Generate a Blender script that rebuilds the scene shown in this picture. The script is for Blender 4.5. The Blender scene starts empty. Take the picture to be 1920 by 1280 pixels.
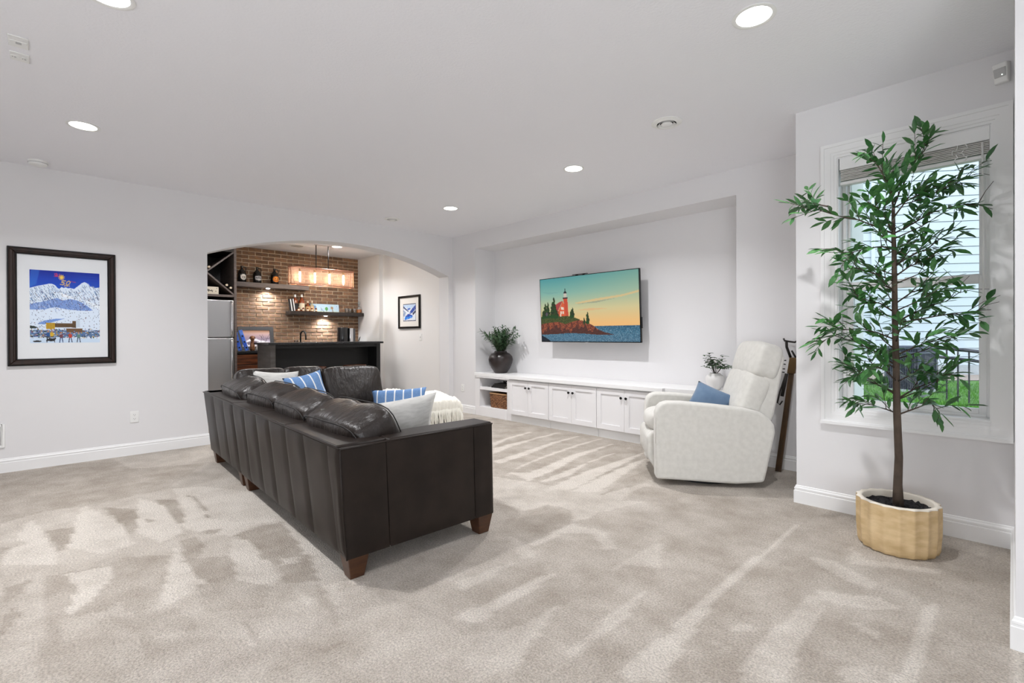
import bpy, bmesh, math, random
import numpy as np
from mathutils import Vector, Matrix, noise
random.seed(7)
rng = np.random.default_rng(7)
S = bpy.context.scene
COL = S.collection

# ------------------------------------------------------------------ camera
cam_d = bpy.data.cameras.new('camera')
cam = bpy.data.objects.new('camera', cam_d)
COL.objects.link(cam)
Rr = Vector((0.6959320, 0.7180928, -0.0046197))
Ru = Vector((0.0006736, 0.0057804, 0.9999831))
Rf = Vector((-0.7181074, 0.6959233, -0.0035391))
CAM = Vector((6.1767, -4.6848, 1.1876))
cam.matrix_world = Matrix(((Rr.x, Ru.x, -Rf.x, CAM.x), (Rr.y, Ru.y, -Rf.y, CAM.y), (Rr.z, Ru.z, -Rf.z, CAM.z), (0, 0, 0, 1)))
cam_d.sensor_width = 36.0
cam_d.lens = 908.94 / 1920 * 36.0
cam_d.shift_y = -8.314 / 1920
cam_d.clip_start = 0.05
S.camera = cam

# ------------------------------------------------------------------ view, sky, lights
S.view_settings.view_transform = 'Standard'
S.view_settings.look = 'None'
S.view_settings.gamma = 1.0
S.view_settings.use_curve_mapping = False
S.view_settings.exposure = 0.0
S.cycles.use_denoising = True
S.cycles.max_bounces = 10
S.cycles.diffuse_bounces = 6
S.cycles.sample_clamp_indirect = 6.0

world = bpy.data.worlds.new('overcast_sky')
S.world = world
world.use_nodes = True
wn = world.node_tree.nodes
bg = wn['Background']
bg.inputs[0].default_value = (0.79, 0.875, 1.0, 1)
bg.inputs[1].default_value = 2.0


def area_light(name, loc, target, sx, sy, power, col=(1, 1, 1), portal=False, shape='RECTANGLE'):
    d = bpy.data.lights.new(name, 'AREA')
    d.shape = shape
    d.size = sx
    d.size_y = sy
    d.energy = power
    d.color = col
    if portal:
        d.cycles.is_portal = True
    o = bpy.data.objects.new(name, d)
    COL.objects.link(o)
    o.location = loc
    dirv = Vector(target) - Vector(loc)
    o.rotation_euler = dirv.to_track_quat('-Z', 'Y').to_euler()
    return o


# unseen fill lights added behind and beside the camera, tilted up at the ceiling
area_light('rear_fill_light', (5.6, -7.3, 1.0), (5.5, -2.6, 2.74), 4.2, 1.9, 80, (0.92, 0.96, 1.0))
area_light('side_fill_light', (8.45, -5.7, 1.0), (5.6, -1.6, 2.74), 2.4, 1.8, 110, (0.92, 0.96, 1.0))
# two unseen lights added to brighten the bar, behind the head of the arch
area_light('bar_fill_light', (-1.1, -1.5, 2.73), (-1.1, -1.5, 0), .14, .14, 18, (1, .985, .975), shape='DISK')
area_light('bar_fill_light', (-.95, -2.7, 2.73), (-.95, -2.7, 0), .14, .14, 20, (1, .985, .975), shape='DISK')
area_light('window_portal', (5.73, -0.55, 1.5), (5.73, -3, 1.5), 0.75, 1.7, 1, portal=True)
DOWNLIGHT_W = 26.0
BAR_LED_W = 1.6

# ------------------------------------------------------------------ helpers


def lin(c):
    return tuple(((v / 255) / 12.92 if v / 255 <= 0.04045 else (((v / 255) + 0.055) / 1.055) ** 2.4) for v in c[:3])


def lin_np(a):
    a = np.clip(a, 0, 1)
    return np.where(a <= 0.04045, a / 12.92, ((a + 0.055) / 1.055) ** 2.4)


MATS = {}


def nd(m, t, **kw):
    n = m.node_tree.nodes.new(t)
    for k, v in kw.items():
        setattr(n, k, v)
    return n


def lk(m, a, b):
    m.node_tree.links.new(a, b)


def pbr(name, col, rough=0.5, metal=0.0, bump=None, vary=None, spec=0.5, coat=0.0, coat_rough=0.1, sheen=0.0, emit=None, rnd=0.0, alpha=None, trans=0.0):
    """bump=(scale, strength, distance[, stretch]); vary=(scale, other colour, detail)"""
    if name in MATS:
        return MATS[name]
    m = bpy.data.materials.new(name)
    m.use_nodes = True
    b = m.node_tree.nodes['Principled BSDF']
    c = lin(col)
    b.inputs['Base Color'].default_value = (*c, 1)
    b.inputs['Roughness'].default_value = rough
    b.inputs['Metallic'].default_value = metal
    b.inputs['Specular IOR Level'].default_value = spec
    b.inputs['Coat Weight'].default_value = coat
    b.inputs['Coat Roughness'].default_value = coat_rough
    b.inputs['Sheen Weight'].default_value = sheen
    b.inputs['Transmission Weight'].default_value = trans
    tc = nd(m, 'ShaderNodeTexCoord')
    last = None
    if vary:
        n = nd(m, 'ShaderNodeTexNoise')
        n.inputs['Scale'].default_value = vary[0]
        n.inputs['Detail'].default_value = vary[2] if len(vary) > 2 else 4
        mp = nd(m, 'ShaderNodeMapping')
        if len(vary) > 3:
            mp.inputs['Scale'].default_value = vary[3]
        lk(m, tc.outputs['Object'], mp.inputs['Vector'])
        lk(m, mp.outputs['Vector'], n.inputs['Vector'])
        r = nd(m, 'ShaderNodeValToRGB')
        r.color_ramp.elements[0].position = 0.35
        r.color_ramp.elements[1].position = 0.65
        r.color_ramp.elements[0].color = (*c, 1)
        r.color_ramp.elements[1].color = (*lin(vary[1]), 1)
        lk(m, n.outputs['Fac'], r.inputs['Fac'])
        last = r.outputs['Color']
    if rnd:
        oi = nd(m, 'ShaderNodeObjectInfo')
        hs = nd(m, 'ShaderNodeHueSaturation')
        mr = nd(m, 'ShaderNodeMapRange')
        mr.inputs['To Min'].default_value = 1 - rnd
        mr.inputs['To Max'].default_value = 1 + rnd
        lk(m, oi.outputs['Random'], mr.inputs['Value'])
        lk(m, mr.outputs['Result'], hs.inputs['Value'])
        if last:
            lk(m, last, hs.inputs['Color'])
        else:
            hs.inputs['Color'].default_value = (*c, 1)
        last = hs.outputs['Color']
    if last:
        lk(m, last, b.inputs['Base Color'])
    if bump:
        n = nd(m, 'ShaderNodeTexNoise')
        n.inputs['Scale'].default_value = bump[0]
        n.inputs['Detail'].default_value = 5
        mp = nd(m, 'ShaderNodeMapping')
        if len(bump) > 3:
            mp.inputs['Scale'].default_value = bump[3]
        lk(m, tc.outputs['Object'], mp.inputs['Vector'])
        lk(m, mp.outputs['Vector'], n.inputs['Vector'])
        bp = nd(m, 'ShaderNodeBump')
        bp.inputs['Strength'].default_value = bump[1]
        bp.inputs['Distance'].default_value = bump[2]
        lk(m, n.outputs['Fac'], bp.inputs['Height'])
        lk(m, bp.outputs['Normal'], b.inputs['Normal'])
    if emit:
        b.inputs['Emission Color'].default_value = (*lin(emit[0]), 1)
        b.inputs['Emission Strength'].default_value = emit[1]
    if alpha is not None:
        b.inputs['Alpha'].default_value = alpha
    MATS[name] = m
    return m


def clear_mat(name, tint, gloss=0.08, rough=0.02):
    """thin clear sheet: mostly transparent with a glossy fresnel coat"""
    if name in MATS:
        return MATS[name]
    m = bpy.data.materials.new(name)
    m.use_nodes = True
    nt = m.node_tree
    nt.nodes.remove(nt.nodes['Principled BSDF'])
    out = nt.nodes['Material Output']
    tr = nd(m, 'ShaderNodeBsdfTransparent')
    tr.inputs[0].default_value = (*tint, 1)
    gl = nd(m, 'ShaderNodeBsdfGlossy')
    gl.inputs['Roughness'].default_value = rough
    fr = nd(m, 'ShaderNodeFresnel')
    mx = nd(m, 'ShaderNodeMixShader')
    ml = nd(m, 'ShaderNodeMath', operation='ADD')
    ml.inputs[1].default_value = gloss
    fr.inputs['IOR'].default_value = 1.2
    lk(m, fr.outputs[0], ml.inputs[0])
    lk(m, ml.outputs[0], mx.inputs['Fac'])
    lk(m, tr.outputs[0], mx.inputs[1])
    lk(m, gl.outputs[0], mx.inputs[2])
    lk(m, mx.outputs[0], out.inputs['Surface'])
    MATS[name] = m
    return m


def print_mat(name, emission=0.0, rough=0.5, coat=0.0):
    """flat print or screen: colours come from the sheet's own colour attribute"""
    if name in MATS:
        return MATS[name]
    m = bpy.data.materials.new(name)
    m.use_nodes = True
    b = m.node_tree.nodes['Principled BSDF']
    a = nd(m, 'ShaderNodeAttribute', attribute_name='ink')
    b.inputs['Roughness'].default_value = rough
    b.inputs['Coat Weight'].default_value = coat
    if emission:
        b.inputs['Base Color'].default_value = (0.01, 0.01, 0.01, 1)
        lk(m, a.outputs['Color'], b.inputs['Emission Color'])
        b.inputs['Emission Strength'].default_value = emission
        b.inputs['Specular IOR Level'].default_value = 0.15
    else:
        lk(m, a.outputs['Color'], b.inputs['Base Color'])
    MATS[name] = m
    return m


WM = {}


def tag(o, label=None, cat=None, group=None, kind=None):
    if label:
        o['label'] = label
    if cat:
        o['category'] = cat
    if group:
        o['group'] = group
    if kind:
        o['kind'] = kind
    return o


def W(name, loc=(0, 0, 0), rz=0.0, label=None, cat=None, group=None, kind=None, parent=None):
    o = bpy.data.objects.new(name, None)
    COL.objects.link(o)
    o.empty_display_size = 0.1
    m = Matrix.Translation(loc) @ Matrix.Rotation(rz, 4, 'Z')
    o.matrix_basis = m
    WM[o.name] = m
    if parent:
        o.parent = parent
        WM[o.name] = WM[parent.name] @ m
    return tag(o, label, cat, group, kind)


class MB:
    def __init__(s):
        s.v = []
        s.f = []

    def add(s, vs, fs, mx=None):
        k = len(s.v)
        if mx is not None:
            vs = [mx @ Vector(v) for v in vs]
        s.v += [tuple(v) for v in vs]
        s.f += [tuple(k + i for i in f) for f in fs]
        return s

    def box(s, x0, x1, y0, y1, z0, z1, mx=None):
        vs = [(x0, y0, z0), (x1, y0, z0), (x1, y1, z0), (x0, y1, z0), (x0, y0, z1), (x1, y0, z1), (x1, y1, z1), (x0, y1, z1)]
        return s.add(vs, [(0, 3, 2, 1), (4, 5, 6, 7), (0, 1, 5, 4), (1, 2, 6, 5), (2, 3, 7, 6), (3, 0, 4, 7)], mx)

    def hexa(s, bot, top, mx=None):
        n = len(bot)
        fs = [tuple(range(n))[::-1], tuple(range(n, 2 * n))] + [(i, (i + 1) % n, n + (i + 1) % n, n + i) for i in range(n)]
        return s.add(list(bot) + list(top), fs, mx)

    def prism(s, poly, axis, a, b, mx=None):
        def P(u, w, t):
            return {'x': (t, u, w), 'y': (u, t, w), 'z': (u, w, t)}[axis]
        return s.hexa([P(u, w, a) for u, w in poly], [P(u, w, b) for u, w in poly], mx)

    def tube(s, pts, r, n=8, mx=None, cap=True):
        pts = [Vector(p) for p in pts]
        if not isinstance(r, (list, tuple)):
            r = [r] * len(pts)
        vs = []
        fs = []
        ref = None
        for i, p in enumerate(pts):
            t = (pts[min(i + 1, len(pts) - 1)] - pts[max(i - 1, 0)])
            if t.length < 1e-9:
                t = Vector((0, 0, 1))
            t.normalize()
            if ref is None:
                ref = Vector((0, 0, 1)) if abs(t.z) < 0.9 else Vector((1, 0, 0))
            a = t.cross(ref)
            if a.length < 1e-6:
                a = t.orthogonal()
            a.normalize()
            b = t.cross(a)
            ref = a.cross(t) if a.cross(t).length > 1e-6 else ref
            for k in range(n):
                th = 2 * math.pi * k / n
                vs.append(p + (a * math.cos(th) + b * math.sin(th)) * r[i])
        for i in range(len(pts) - 1):
            for k in range(n):
                fs.append((i * n + k, i * n + (k + 1) % n, (i + 1) * n + (k + 1) % n, (i + 1) * n + k))
        if cap:
            fs.append(tuple(range(n))[::-1])
            fs.append(tuple(range((len(pts) - 1) * n, len(pts) * n)))
        return s.add(vs, fs, mx)

    def lathe(s, prof, c=(0, 0, 0), n=24, mx=None, mod=None, cap=True):
        vs = []
        fs = []
        for i, (r, z) in enumerate(prof):
            for k in range(n):
                th = 2 * math.pi * k / n
                rr = r * (mod(th, i) if mod else 1)
                vs.append((c[0] + rr * math.cos(th), c[1] + rr * math.sin(th), c[2] + z))
        for i in range(len(prof) - 1):
            for k in range(n):
                fs.append((i * n + k, i * n + (k + 1) % n, (i + 1) * n + (k + 1) % n, (i + 1) * n + k))
        if cap and prof[0][0] > 1e-6:
            fs.append(tuple(range(n))[::-1])
        if cap and prof[-1][0] > 1e-6:
            fs.append(tuple(range((len(prof) - 1) * n, len(prof) * n)))
        return s.add(vs, fs, mx)

    def grid(s, fn, nu, nv, mx=None, wrap_u=False):
        vs = [fn(i / (nu if wrap_u else nu - 1), j / (nv - 1)) for j in range(nv) for i in range(nu)]
        fs = []
        for j in range(nv - 1):
            for i in range(nu if wrap_u else nu - 1):
                i2 = (i + 1) % nu
                fs.append((j * nu + i, j * nu + i2, (j + 1) * nu + i2, (j + 1) * nu + i))
        return s.add(vs, fs, mx)

    def mesh(s, name, smooth=False):
        me = bpy.data.meshes.new(name)
        me.from_pydata(s.v, [], s.f)
        bm = bmesh.new()
        bm.from_mesh(me)
        bmesh.ops.remove_doubles(bm, verts=bm.verts, dist=1e-6)
        bmesh.ops.recalc_face_normals(bm, faces=bm.faces)
        bm.to_mesh(me)
        bm.free()
        if smooth:
            me.polygons.foreach_set('use_smooth', [True] * len(me.polygons))
            if smooth == 'auto':
                me.set_sharp_from_angle(angle=math.radians(38))
        return me

    def build(s, name, mat, parent=None, smooth=False, bevel=0.0, seg=2, world=False, label=None, cat=None, group=None, kind=None, sub=0):
        if world and parent is not None:
            inv = WM[parent.name].inverted()
            s.v = [tuple(inv @ Vector(v)) for v in s.v]
        me = s.mesh(name, smooth)
        me.materials.append(mat)
        o = bpy.data.objects.new(name, me)
        COL.objects.link(o)
        WM[o.name] = Matrix.Identity(4)
        if parent is not None:
            o.parent = parent
            WM[o.name] = WM[parent.name].copy()
        if bevel:
            b = o.modifiers.new('bevel', 'BEVEL')
            b.width = bevel
            b.segments = seg
            b.limit_method = 'ANGLE'
            b.angle_limit = math.radians(35)
            b.harden_normals = False
            if not smooth:
                me.polygons.foreach_set('use_smooth', [True] * len(me.polygons))
                me.set_sharp_from_angle(angle=math.radians(80))
        if sub:
            b = o.modifiers.new('sub', 'SUBSURF')
            b.levels = sub
            b.render_levels = sub
        return tag(o, label, cat, group, kind)


def structure(name, mb, mat, **kw):
    return mb.build(name, mat, kind='structure', **kw)


def place(me_or_obj, name, mx, parent=None, mat=None):
    """another object sharing mesh data"""
    o = bpy.data.objects.new(name, me_or_obj)
    COL.objects.link(o)
    if parent is not None:
        o.parent = parent
    o.matrix_basis = mx
    WM[o.name] = (WM[parent.name] if parent is not None else Matrix.Identity(4)) @ mx
    return o


def copy_tree(o, parent=None, loc=None, rz=None):
    c = o.copy()
    COL.objects.link(c)
    c.parent = parent
    for ch in list(o.children):
        copy_tree(ch, c)
    if loc is not None:
        c.location = loc
    if rz is not None:
        c.rotation_euler = (0, 0, rz)
    return c


def basis(cx, cy, cz, o):
    """matrix with given local x, y, z axes (vectors) and origin"""
    m = Matrix.Identity(4)
    for i, a in enumerate((cx, cy, cz)):
        a = Vector(a).normalized()
        m[0][i], m[1][i], m[2][i] = a
    m[0][3], m[1][3], m[2][3] = o
    return m


# --------------------------------------------------- flat prints as coloured sheets
class Canvas:
    def __init__(s, w, h, bgc=(255, 255, 255)):
        s.w, s.h = w, h
        s.a = np.ones((h, w, 3)) * np.array(bgc) / 255
        s.X, s.Y = np.meshgrid((np.arange(w) + .5) / w, (np.arange(h) + .5) / h)

    def put(s, mask, col, al=1.0):
        s.a[mask] = s.a[mask] * (1 - al) + np.array(col) / 255 * al

    def inside(s, pts):
        m = np.zeros(s.X.shape, bool)
        n = len(pts)
        for i in range(n):
            x0, y0 = pts[i]
            x1, y1 = pts[(i + 1) % n]
            if y0 == y1:
                continue
            c = ((s.Y >= min(y0, y1)) & (s.Y < max(y0, y1)))
            m ^= c & (s.X < x0 + (s.Y - y0) * (x1 - x0) / (y1 - y0))
        return m

    def poly(s, pts, col, al=1.0):
        s.put(s.inside(pts), col, al)

    def rect(s, x0, y0, x1, y1, col, al=1.0):
        s.put((s.X >= x0) & (s.X < x1) & (s.Y >= y0) & (s.Y < y1), col, al)

    def ell(s, x, y, rx, ry, col, al=1.0):
        s.put(((s.X - x) / rx) ** 2 + ((s.Y - y) / ry) ** 2 < 1, col, al)

    def line(s, pts, wd, col, al=1.0):
        asp = s.h / s.w
        for (x0, y0), (x1, y1) in zip(pts[:-1], pts[1:]):
            dx, dy = x1 - x0, (y1 - y0) * asp
            L = max(dx * dx + dy * dy, 1e-12)
            t = np.clip(((s.X - x0) * dx + (s.Y - y0) * asp * dy) / L, 0, 1)
            d = np.hypot(s.X - x0 - t * dx, (s.Y - y0) * asp - t * dy)
            s.put(d < wd / 2, col, al)

    def vgrad(s, stops, mask=None):
        ys = [a for a, _ in stops]
        g = np.stack([np.interp(s.Y, ys, [c[k] for _, c in stops]) for k in range(3)], -1) / 255
        if mask is None:
            s.a[:] = g
        else:
            s.a[mask] = g[mask]

    def speck(s, mask, col, p, al=1.0, seed=0):
        r = np.random.default_rng(seed).random(s.X.shape)
        s.put(mask & (r < p), col, al)

    def sheet(s, name, mat, tl, tr, br, bl, parent=None, **kw):
        w, h = s.w, s.h
        tl, tr, br, bl = (np.array(p, float) for p in (tl, tr, br, bl))
        u = np.linspace(0, 1, w)[None, :, None]
        v = np.linspace(0, 1, h)[:, None, None]
        P = ((tl * (1 - u) + tr * u) * (1 - v) + (bl * (1 - u) + br * u) * v).reshape(-1, 3)
        if parent is not None:
            inv = np.array(WM[parent.name].inverted())
            P = P @ inv[:3, :3].T + inv[:3, 3]
        idx = np.arange(w * h).reshape(h, w)
        F = np.stack([idx[:-1, :-1], idx[1:, :-1], idx[1:, 1:], idx[:-1, 1:]], -1).reshape(-1, 4)
        me = bpy.data.meshes.new(name)
        me.from_pydata(P.tolist(), [], F.tolist())
        at = me.color_attributes.new('ink', 'FLOAT_COLOR', 'POINT')
        c = np.ones((h, w, 4))
        c[..., :3] = lin_np(s.a)
        at.data.foreach_set('color', c.reshape(-1).astype(np.float32))
        me.materials.append(mat)
        o = bpy.data.objects.new(name, me)
        COL.objects.link(o)
        WM[o.name] = Matrix.Identity(4)
        if parent is not None:
            o.parent = parent
        return tag(o, **kw)


# soft shapes -------------------------------------------------------------
def puffed_box(w, d, h, k=5.0, n=12, crown=(0.0, 0.0, 0.0), wrinkle=0.0, seed=0, wscale=6.0):
    """rounded upholstery block centred on the origin; crown bulges each face pair"""
    mb = MB()
    ax = [-1 + 2 * i / n for i in range(n + 1)]
    for a in range(3):
        for sg in (-1, 1):
            def fn(u, v, a=a, sg=sg):
                p = [0, 0, 0]
                p[a] = sg
                p[(a + 1) % 3] = -1 + 2 * u
                p[(a + 2) % 3] = -1 + 2 * v
                # ease the grid towards the edges
                q = [math.copysign(abs(t) ** 0.8, t) if abs(t) < 1 else t for t in p]
                L = (abs(q[0]) ** k + abs(q[1]) ** k + abs(q[2]) ** k) ** (1 / k)
                x, y, z = (t / L for t in q)
                cx = 1 + crown[0] * (1 - y * y) * (1 - z * z)
                cy = 1 + crown[1] * (1 - x * x) * (1 - z * z)
                cz = 1 + crown[2] * (1 - x * x) * (1 - y * y)
                o = Vector((x * w / 2 * cx, y * d / 2 * cy, z * h / 2 * cz))
                if wrinkle:
                    nn = noise.noise(Vector((o.x * wscale + seed * 7.1, o.y * wscale * 1.6, o.z * wscale)))
                    o += o.normalized() * wrinkle * nn
                return o
            mb.grid(fn, n + 1, n + 1)
    return mb


def throw_pillow(w, h, d, pinch=0.10, n=18, wrinkle=0.006, seed=0, sag=0.0):
    """square scatter cushion with pointed corners, lying in local xz, thickness along y"""
    mb = MB()
    for sg in (-1, 1):
        def fn(u, v, sg=sg):
            s = -1 + 2 * u
            t = -1 + 2 * v
            x = s * w / 2 * (1 - pinch * (1 - t * t))
            z = t * h / 2 * (1 - pinch * (1 - s * s))
            th = d / 2 * (max((1 - s * s) * (1 - t * t), 0)) ** 0.42
            th *= 1 - sag * max(t, 0) ** 2 * (1 - s * s)
            nn = noise.noise(Vector((x * 9 + seed * 3.3, z * 9, sg * 2.0))) * wrinkle * 3 * min(1, th / (d * .3))
            return (x, sg * th + nn, z)
        mb.grid(fn, n, n)
    return mb
# ------------------------------------------------------------------ materials
WALL = pbr('greige_wall_paint', (226, 225, 226), 0.75, bump=(260, 0.12, 0.002), spec=0.25)
BARWALL = pbr('warm_wall_paint', (232, 230, 228), 0.75, bump=(260, 0.12, 0.002), spec=0.25)
CEIL = pbr('ceiling_paint', (240, 240, 244), 0.85, bump=(70, 0.35, 0.004), spec=0.15)
TRIM = pbr('white_trim_paint', (236, 236, 236), 0.35, spec=0.4)
CAB = pbr('white_cabinet_paint', (234, 233, 234), 0.38, spec=0.4)
COUNTER = pbr('white_top_paint', (240, 240, 240), 0.3, spec=0.45)
PLASTIC = pbr('white_plastic', (236, 236, 234), 0.35)
GREYPL = pbr('mid_grey_plastic', (186, 186, 186), 0.5)  # plain grey for small tabs, lenses and slots
VOID = pbr('dark_slot', (25, 25, 27), 0.8)
BLACK = pbr('black_knob_metal', (22, 21, 21), 0.35, 0.4)
DARKWOOD = pbr('espresso_wood', (34, 28, 25), 0.4, vary=(5, (46, 38, 33), 5, (1, 1, 14)), bump=(60, 0.15, 0.002, (1, 1, 9)))
RACKWOOD = pbr('espresso_wood_edge', (112, 100, 95), 0.4, vary=(6, (88, 78, 73), 5, (1, 1, 12)))
DRAWERWOOD = pbr('stained_brown_wood', (110, 62, 36), 0.35, vary=(4, (62, 34, 20), 5, (1, 1, 8)))
BARBLACK = pbr('black_bar_paint', (16, 16, 17), 0.5)
BARGREY = pbr('bar_end_wood_lit', (92, 88, 86), 0.45, vary=(4, (74, 70, 67), 5, (1, 1, 6)))  # bar end wood, its lit face put into a lighter grey
STONE = pbr('dark_countertop', (30, 30, 31), 0.2, vary=(60, (48, 48, 50), 4))
STEEL = pbr('brushed_steel', (206, 206, 208), 0.30, 1.0, bump=(40, 0.12, 0.002, (40, 40, 0.6)))
CHROME = pbr('chrome', (225, 225, 228), 0.1, 1.0)
COPPER = pbr('copper_frame', (150, 104, 84), 0.35, 0.8)
LEATHER = pbr('dark_brown_leather', (31, 25, 22), 0.40, bump=(240, 0.16, 0.002), vary=(7, (39, 32, 28), 4), spec=0.2)
LEATHERC = pbr('dark_brown_cushion_leather', (32, 26, 23), 0.34, bump=(15, 0.6, 0.016, (2.2, 1.0, 1.0)), vary=(7, (40, 33, 29), 4), spec=0.42, coat=0.05, coat_rough=0.2)
SEAM = pbr('dark_seam_thread', (26, 22, 20), 0.6)
LEGWOOD = pbr('walnut_leg_wood', (76, 48, 28), 0.35, vary=(8, (60, 34, 20), 4, (1, 1, 6)))
BLUEP = pbr('blue_denim_cloth', (102, 126, 152), 0.85, bump=(420, 0.4, 0.003), vary=(9, (84, 108, 136), 5), sheen=0.2)
GREYP = pbr('light_grey_linen', (206, 205, 201), 0.9, bump=(380, 0.4, 0.003), vary=(16, (190, 189, 185), 4, (1, 1, 5)), sheen=0.2)
CREAM = pbr('cream_knit_wool', (236, 233, 222), 0.95, sheen=0.3, bump=(90, 0.4, 0.006))
RECL = pbr('ivory_boucle_fabric', (212, 210, 204), 0.9, bump=(330, 0.35, 0.003), vary=(26, (204, 202, 196), 4), sheen=0.25)
POTMAT = pbr('sand_ceramic', (216, 190, 148), 0.6, bump=(60, 0.2, 0.003), vary=(9, (190, 162, 118), 5, (1, 1, 3)))
POTRIM = pbr('pale_pot_rim', (226, 218, 204), 0.6)
SOIL = pbr('dark_potting_soil', (36, 34, 36), 0.95, bump=(70, 0.8, 0.01))
BARK = pbr('grey_brown_bark', (88, 74, 62), 0.8, bump=(50, 0.6, 0.006, (3, 3, 1)), vary=(14, (70, 58, 48), 5))
LEAF = pbr('glossy_green_leaf', (52, 106, 56), 0.38, vary=(6, (82, 136, 72), 3), rnd=0.4, spec=0.5)
LEAF2 = pbr('olive_green_leaf', (78, 108, 74), 0.5, vary=(14, (46, 78, 48), 3))
LEAF3 = pbr('dark_green_small_leaf', (34, 70, 34), 0.45, vary=(18, (58, 96, 50), 3))
TWIG = pbr('brown_twig', (62, 50, 42), 0.8)
VASEM = pbr('dark_bronze_ceramic', (33, 28, 29), 0.34, vary=(5, (46, 36, 34), 4))
WHITECER = pbr('white_ceramic', (228, 226, 224), 0.4)
GROUT = pbr('grey_mortar', (214, 196, 170), 0.9, bump=(120, 0.4, 0.004))
BRICK = pbr('reclaimed_brown_brick', (150, 112, 80), 0.85, bump=(55, 0.7, 0.008), vary=(16, (120, 94, 76), 6), rnd=0.28)
BLACKGL = pbr('black_glass', (14, 13, 13), 0.12, coat=0.3)
FRAMEBROWN = pbr('dark_walnut_frame', (44, 26, 18), 0.4, vary=(3, (28, 17, 13), 4, (1, 8, 1)), spec=0.35)
FRAMEBLACK = pbr('black_frame_edge', (14, 11, 11), 0.45, spec=0.3)
MATB = pbr('white_mat_board', (234, 234, 232), 0.9)
LAMPW = pbr('lit_diffuser', (255, 255, 255), 0.5, emit=((255, 252, 246), 14.0))
GLASSPANE = clear_mat('window_glass', (0.97, 0.99, 1.0), 0.0)
GLASSW = clear_mat('clear_drink_glass', (0.93, 0.95, 0.96), 0.10, 0.03)
SIDING = pbr('white_lap_siding', (222, 228, 234), 0.7, bump=(30, 0.2, 0.003, (1, 1, 8)))
CONC = pbr('pale_concrete', (205, 208, 208), 0.9, vary=(5, (188, 190, 190), 5))
IRON = pbr('dark_railing_metal', (58, 56, 64), 0.5, 0.3)
ACM = pbr('grey_condenser_metal', (96, 98, 112), 0.5, 0.3)
ACD = pbr('condenser_dark_core', (52, 52, 62), 0.7)
GRASSG = pbr('lawn_green', (96, 142, 58), 0.95, vary=(3, (66, 116, 44), 6))
MULCH = pbr('wood_chip_mulch', (150, 126, 110), 0.95, vary=(26, (206, 192, 180), 5), bump=(40, 0.8, 0.02))

# carpet: two nap directions of one beige pile, swept by the vacuum cleaner
m = bpy.data.materials.new('beige_cut_pile_carpet')
m.use_nodes = True
b = m.node_tree.nodes['Principled BSDF']
b.inputs['Roughness'].default_value = 1.0
b.inputs['Specular IOR Level'].default_value = 0.05
b.inputs['Sheen Weight'].default_value = 0.15
tc = nd(m, 'ShaderNodeTexCoord')
at = nd(m, 'ShaderNodeAttribute', attribute_name='nap')
n1 = nd(m, 'ShaderNodeTexNoise'); n1.inputs['Scale'].default_value = 4.5; n1.inputs['Detail'].default_value = 8; n1.inputs['Roughness'].default_value = 0.65
n2 = nd(m, 'ShaderNodeTexNoise'); n2.inputs['Scale'].default_value = 115; n2.inputs['Detail'].default_value = 4; n2.inputs['Roughness'].default_value = 0.7
n3 = nd(m, 'ShaderNodeTexVoronoi'); n3.inputs['Scale'].default_value = 150
for n in (n1, n2, n3):
    lk(m, tc.outputs['Object'], n.inputs['Vector'])
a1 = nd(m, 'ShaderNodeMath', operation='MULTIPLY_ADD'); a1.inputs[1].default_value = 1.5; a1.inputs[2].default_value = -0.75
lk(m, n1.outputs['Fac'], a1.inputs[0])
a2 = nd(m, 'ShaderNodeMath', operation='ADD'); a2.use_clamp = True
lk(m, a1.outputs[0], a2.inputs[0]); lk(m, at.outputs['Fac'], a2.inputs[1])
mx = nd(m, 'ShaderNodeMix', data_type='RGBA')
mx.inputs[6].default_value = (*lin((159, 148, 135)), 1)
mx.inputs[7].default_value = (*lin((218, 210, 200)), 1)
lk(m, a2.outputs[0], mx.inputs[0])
mr = nd(m, 'ShaderNodeMapRange'); mr.inputs['From Min'].default_value = 0.3; mr.inputs['From Max'].default_value = 0.7; mr.inputs['To Min'].default_value = 0.52; mr.inputs['To Max'].default_value = 1.2
lk(m, n2.outputs['Fac'], mr.inputs['Value'])
hs = nd(m, 'ShaderNodeHueSaturation')
lk(m, mx.outputs[2], hs.inputs['Color']); lk(m, mr.outputs['Result'], hs.inputs['Value'])
lk(m, hs.outputs['Color'], b.inputs['Base Color'])
hm = nd(m, 'ShaderNodeMath', operation='SUBTRACT')
lk(m, n2.outputs['Fac'], hm.inputs[0]); lk(m, n3.outputs['Distance'], hm.inputs[1])
bp = nd(m, 'ShaderNodeBump'); bp.inputs['Strength'].default_value = 0.55; bp.inputs['Distance'].default_value = 0.012
lk(m, hm.outputs[0], bp.inputs['Height']); lk(m, bp.outputs['Normal'], b.inputs['Normal'])
CARPET = m

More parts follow.
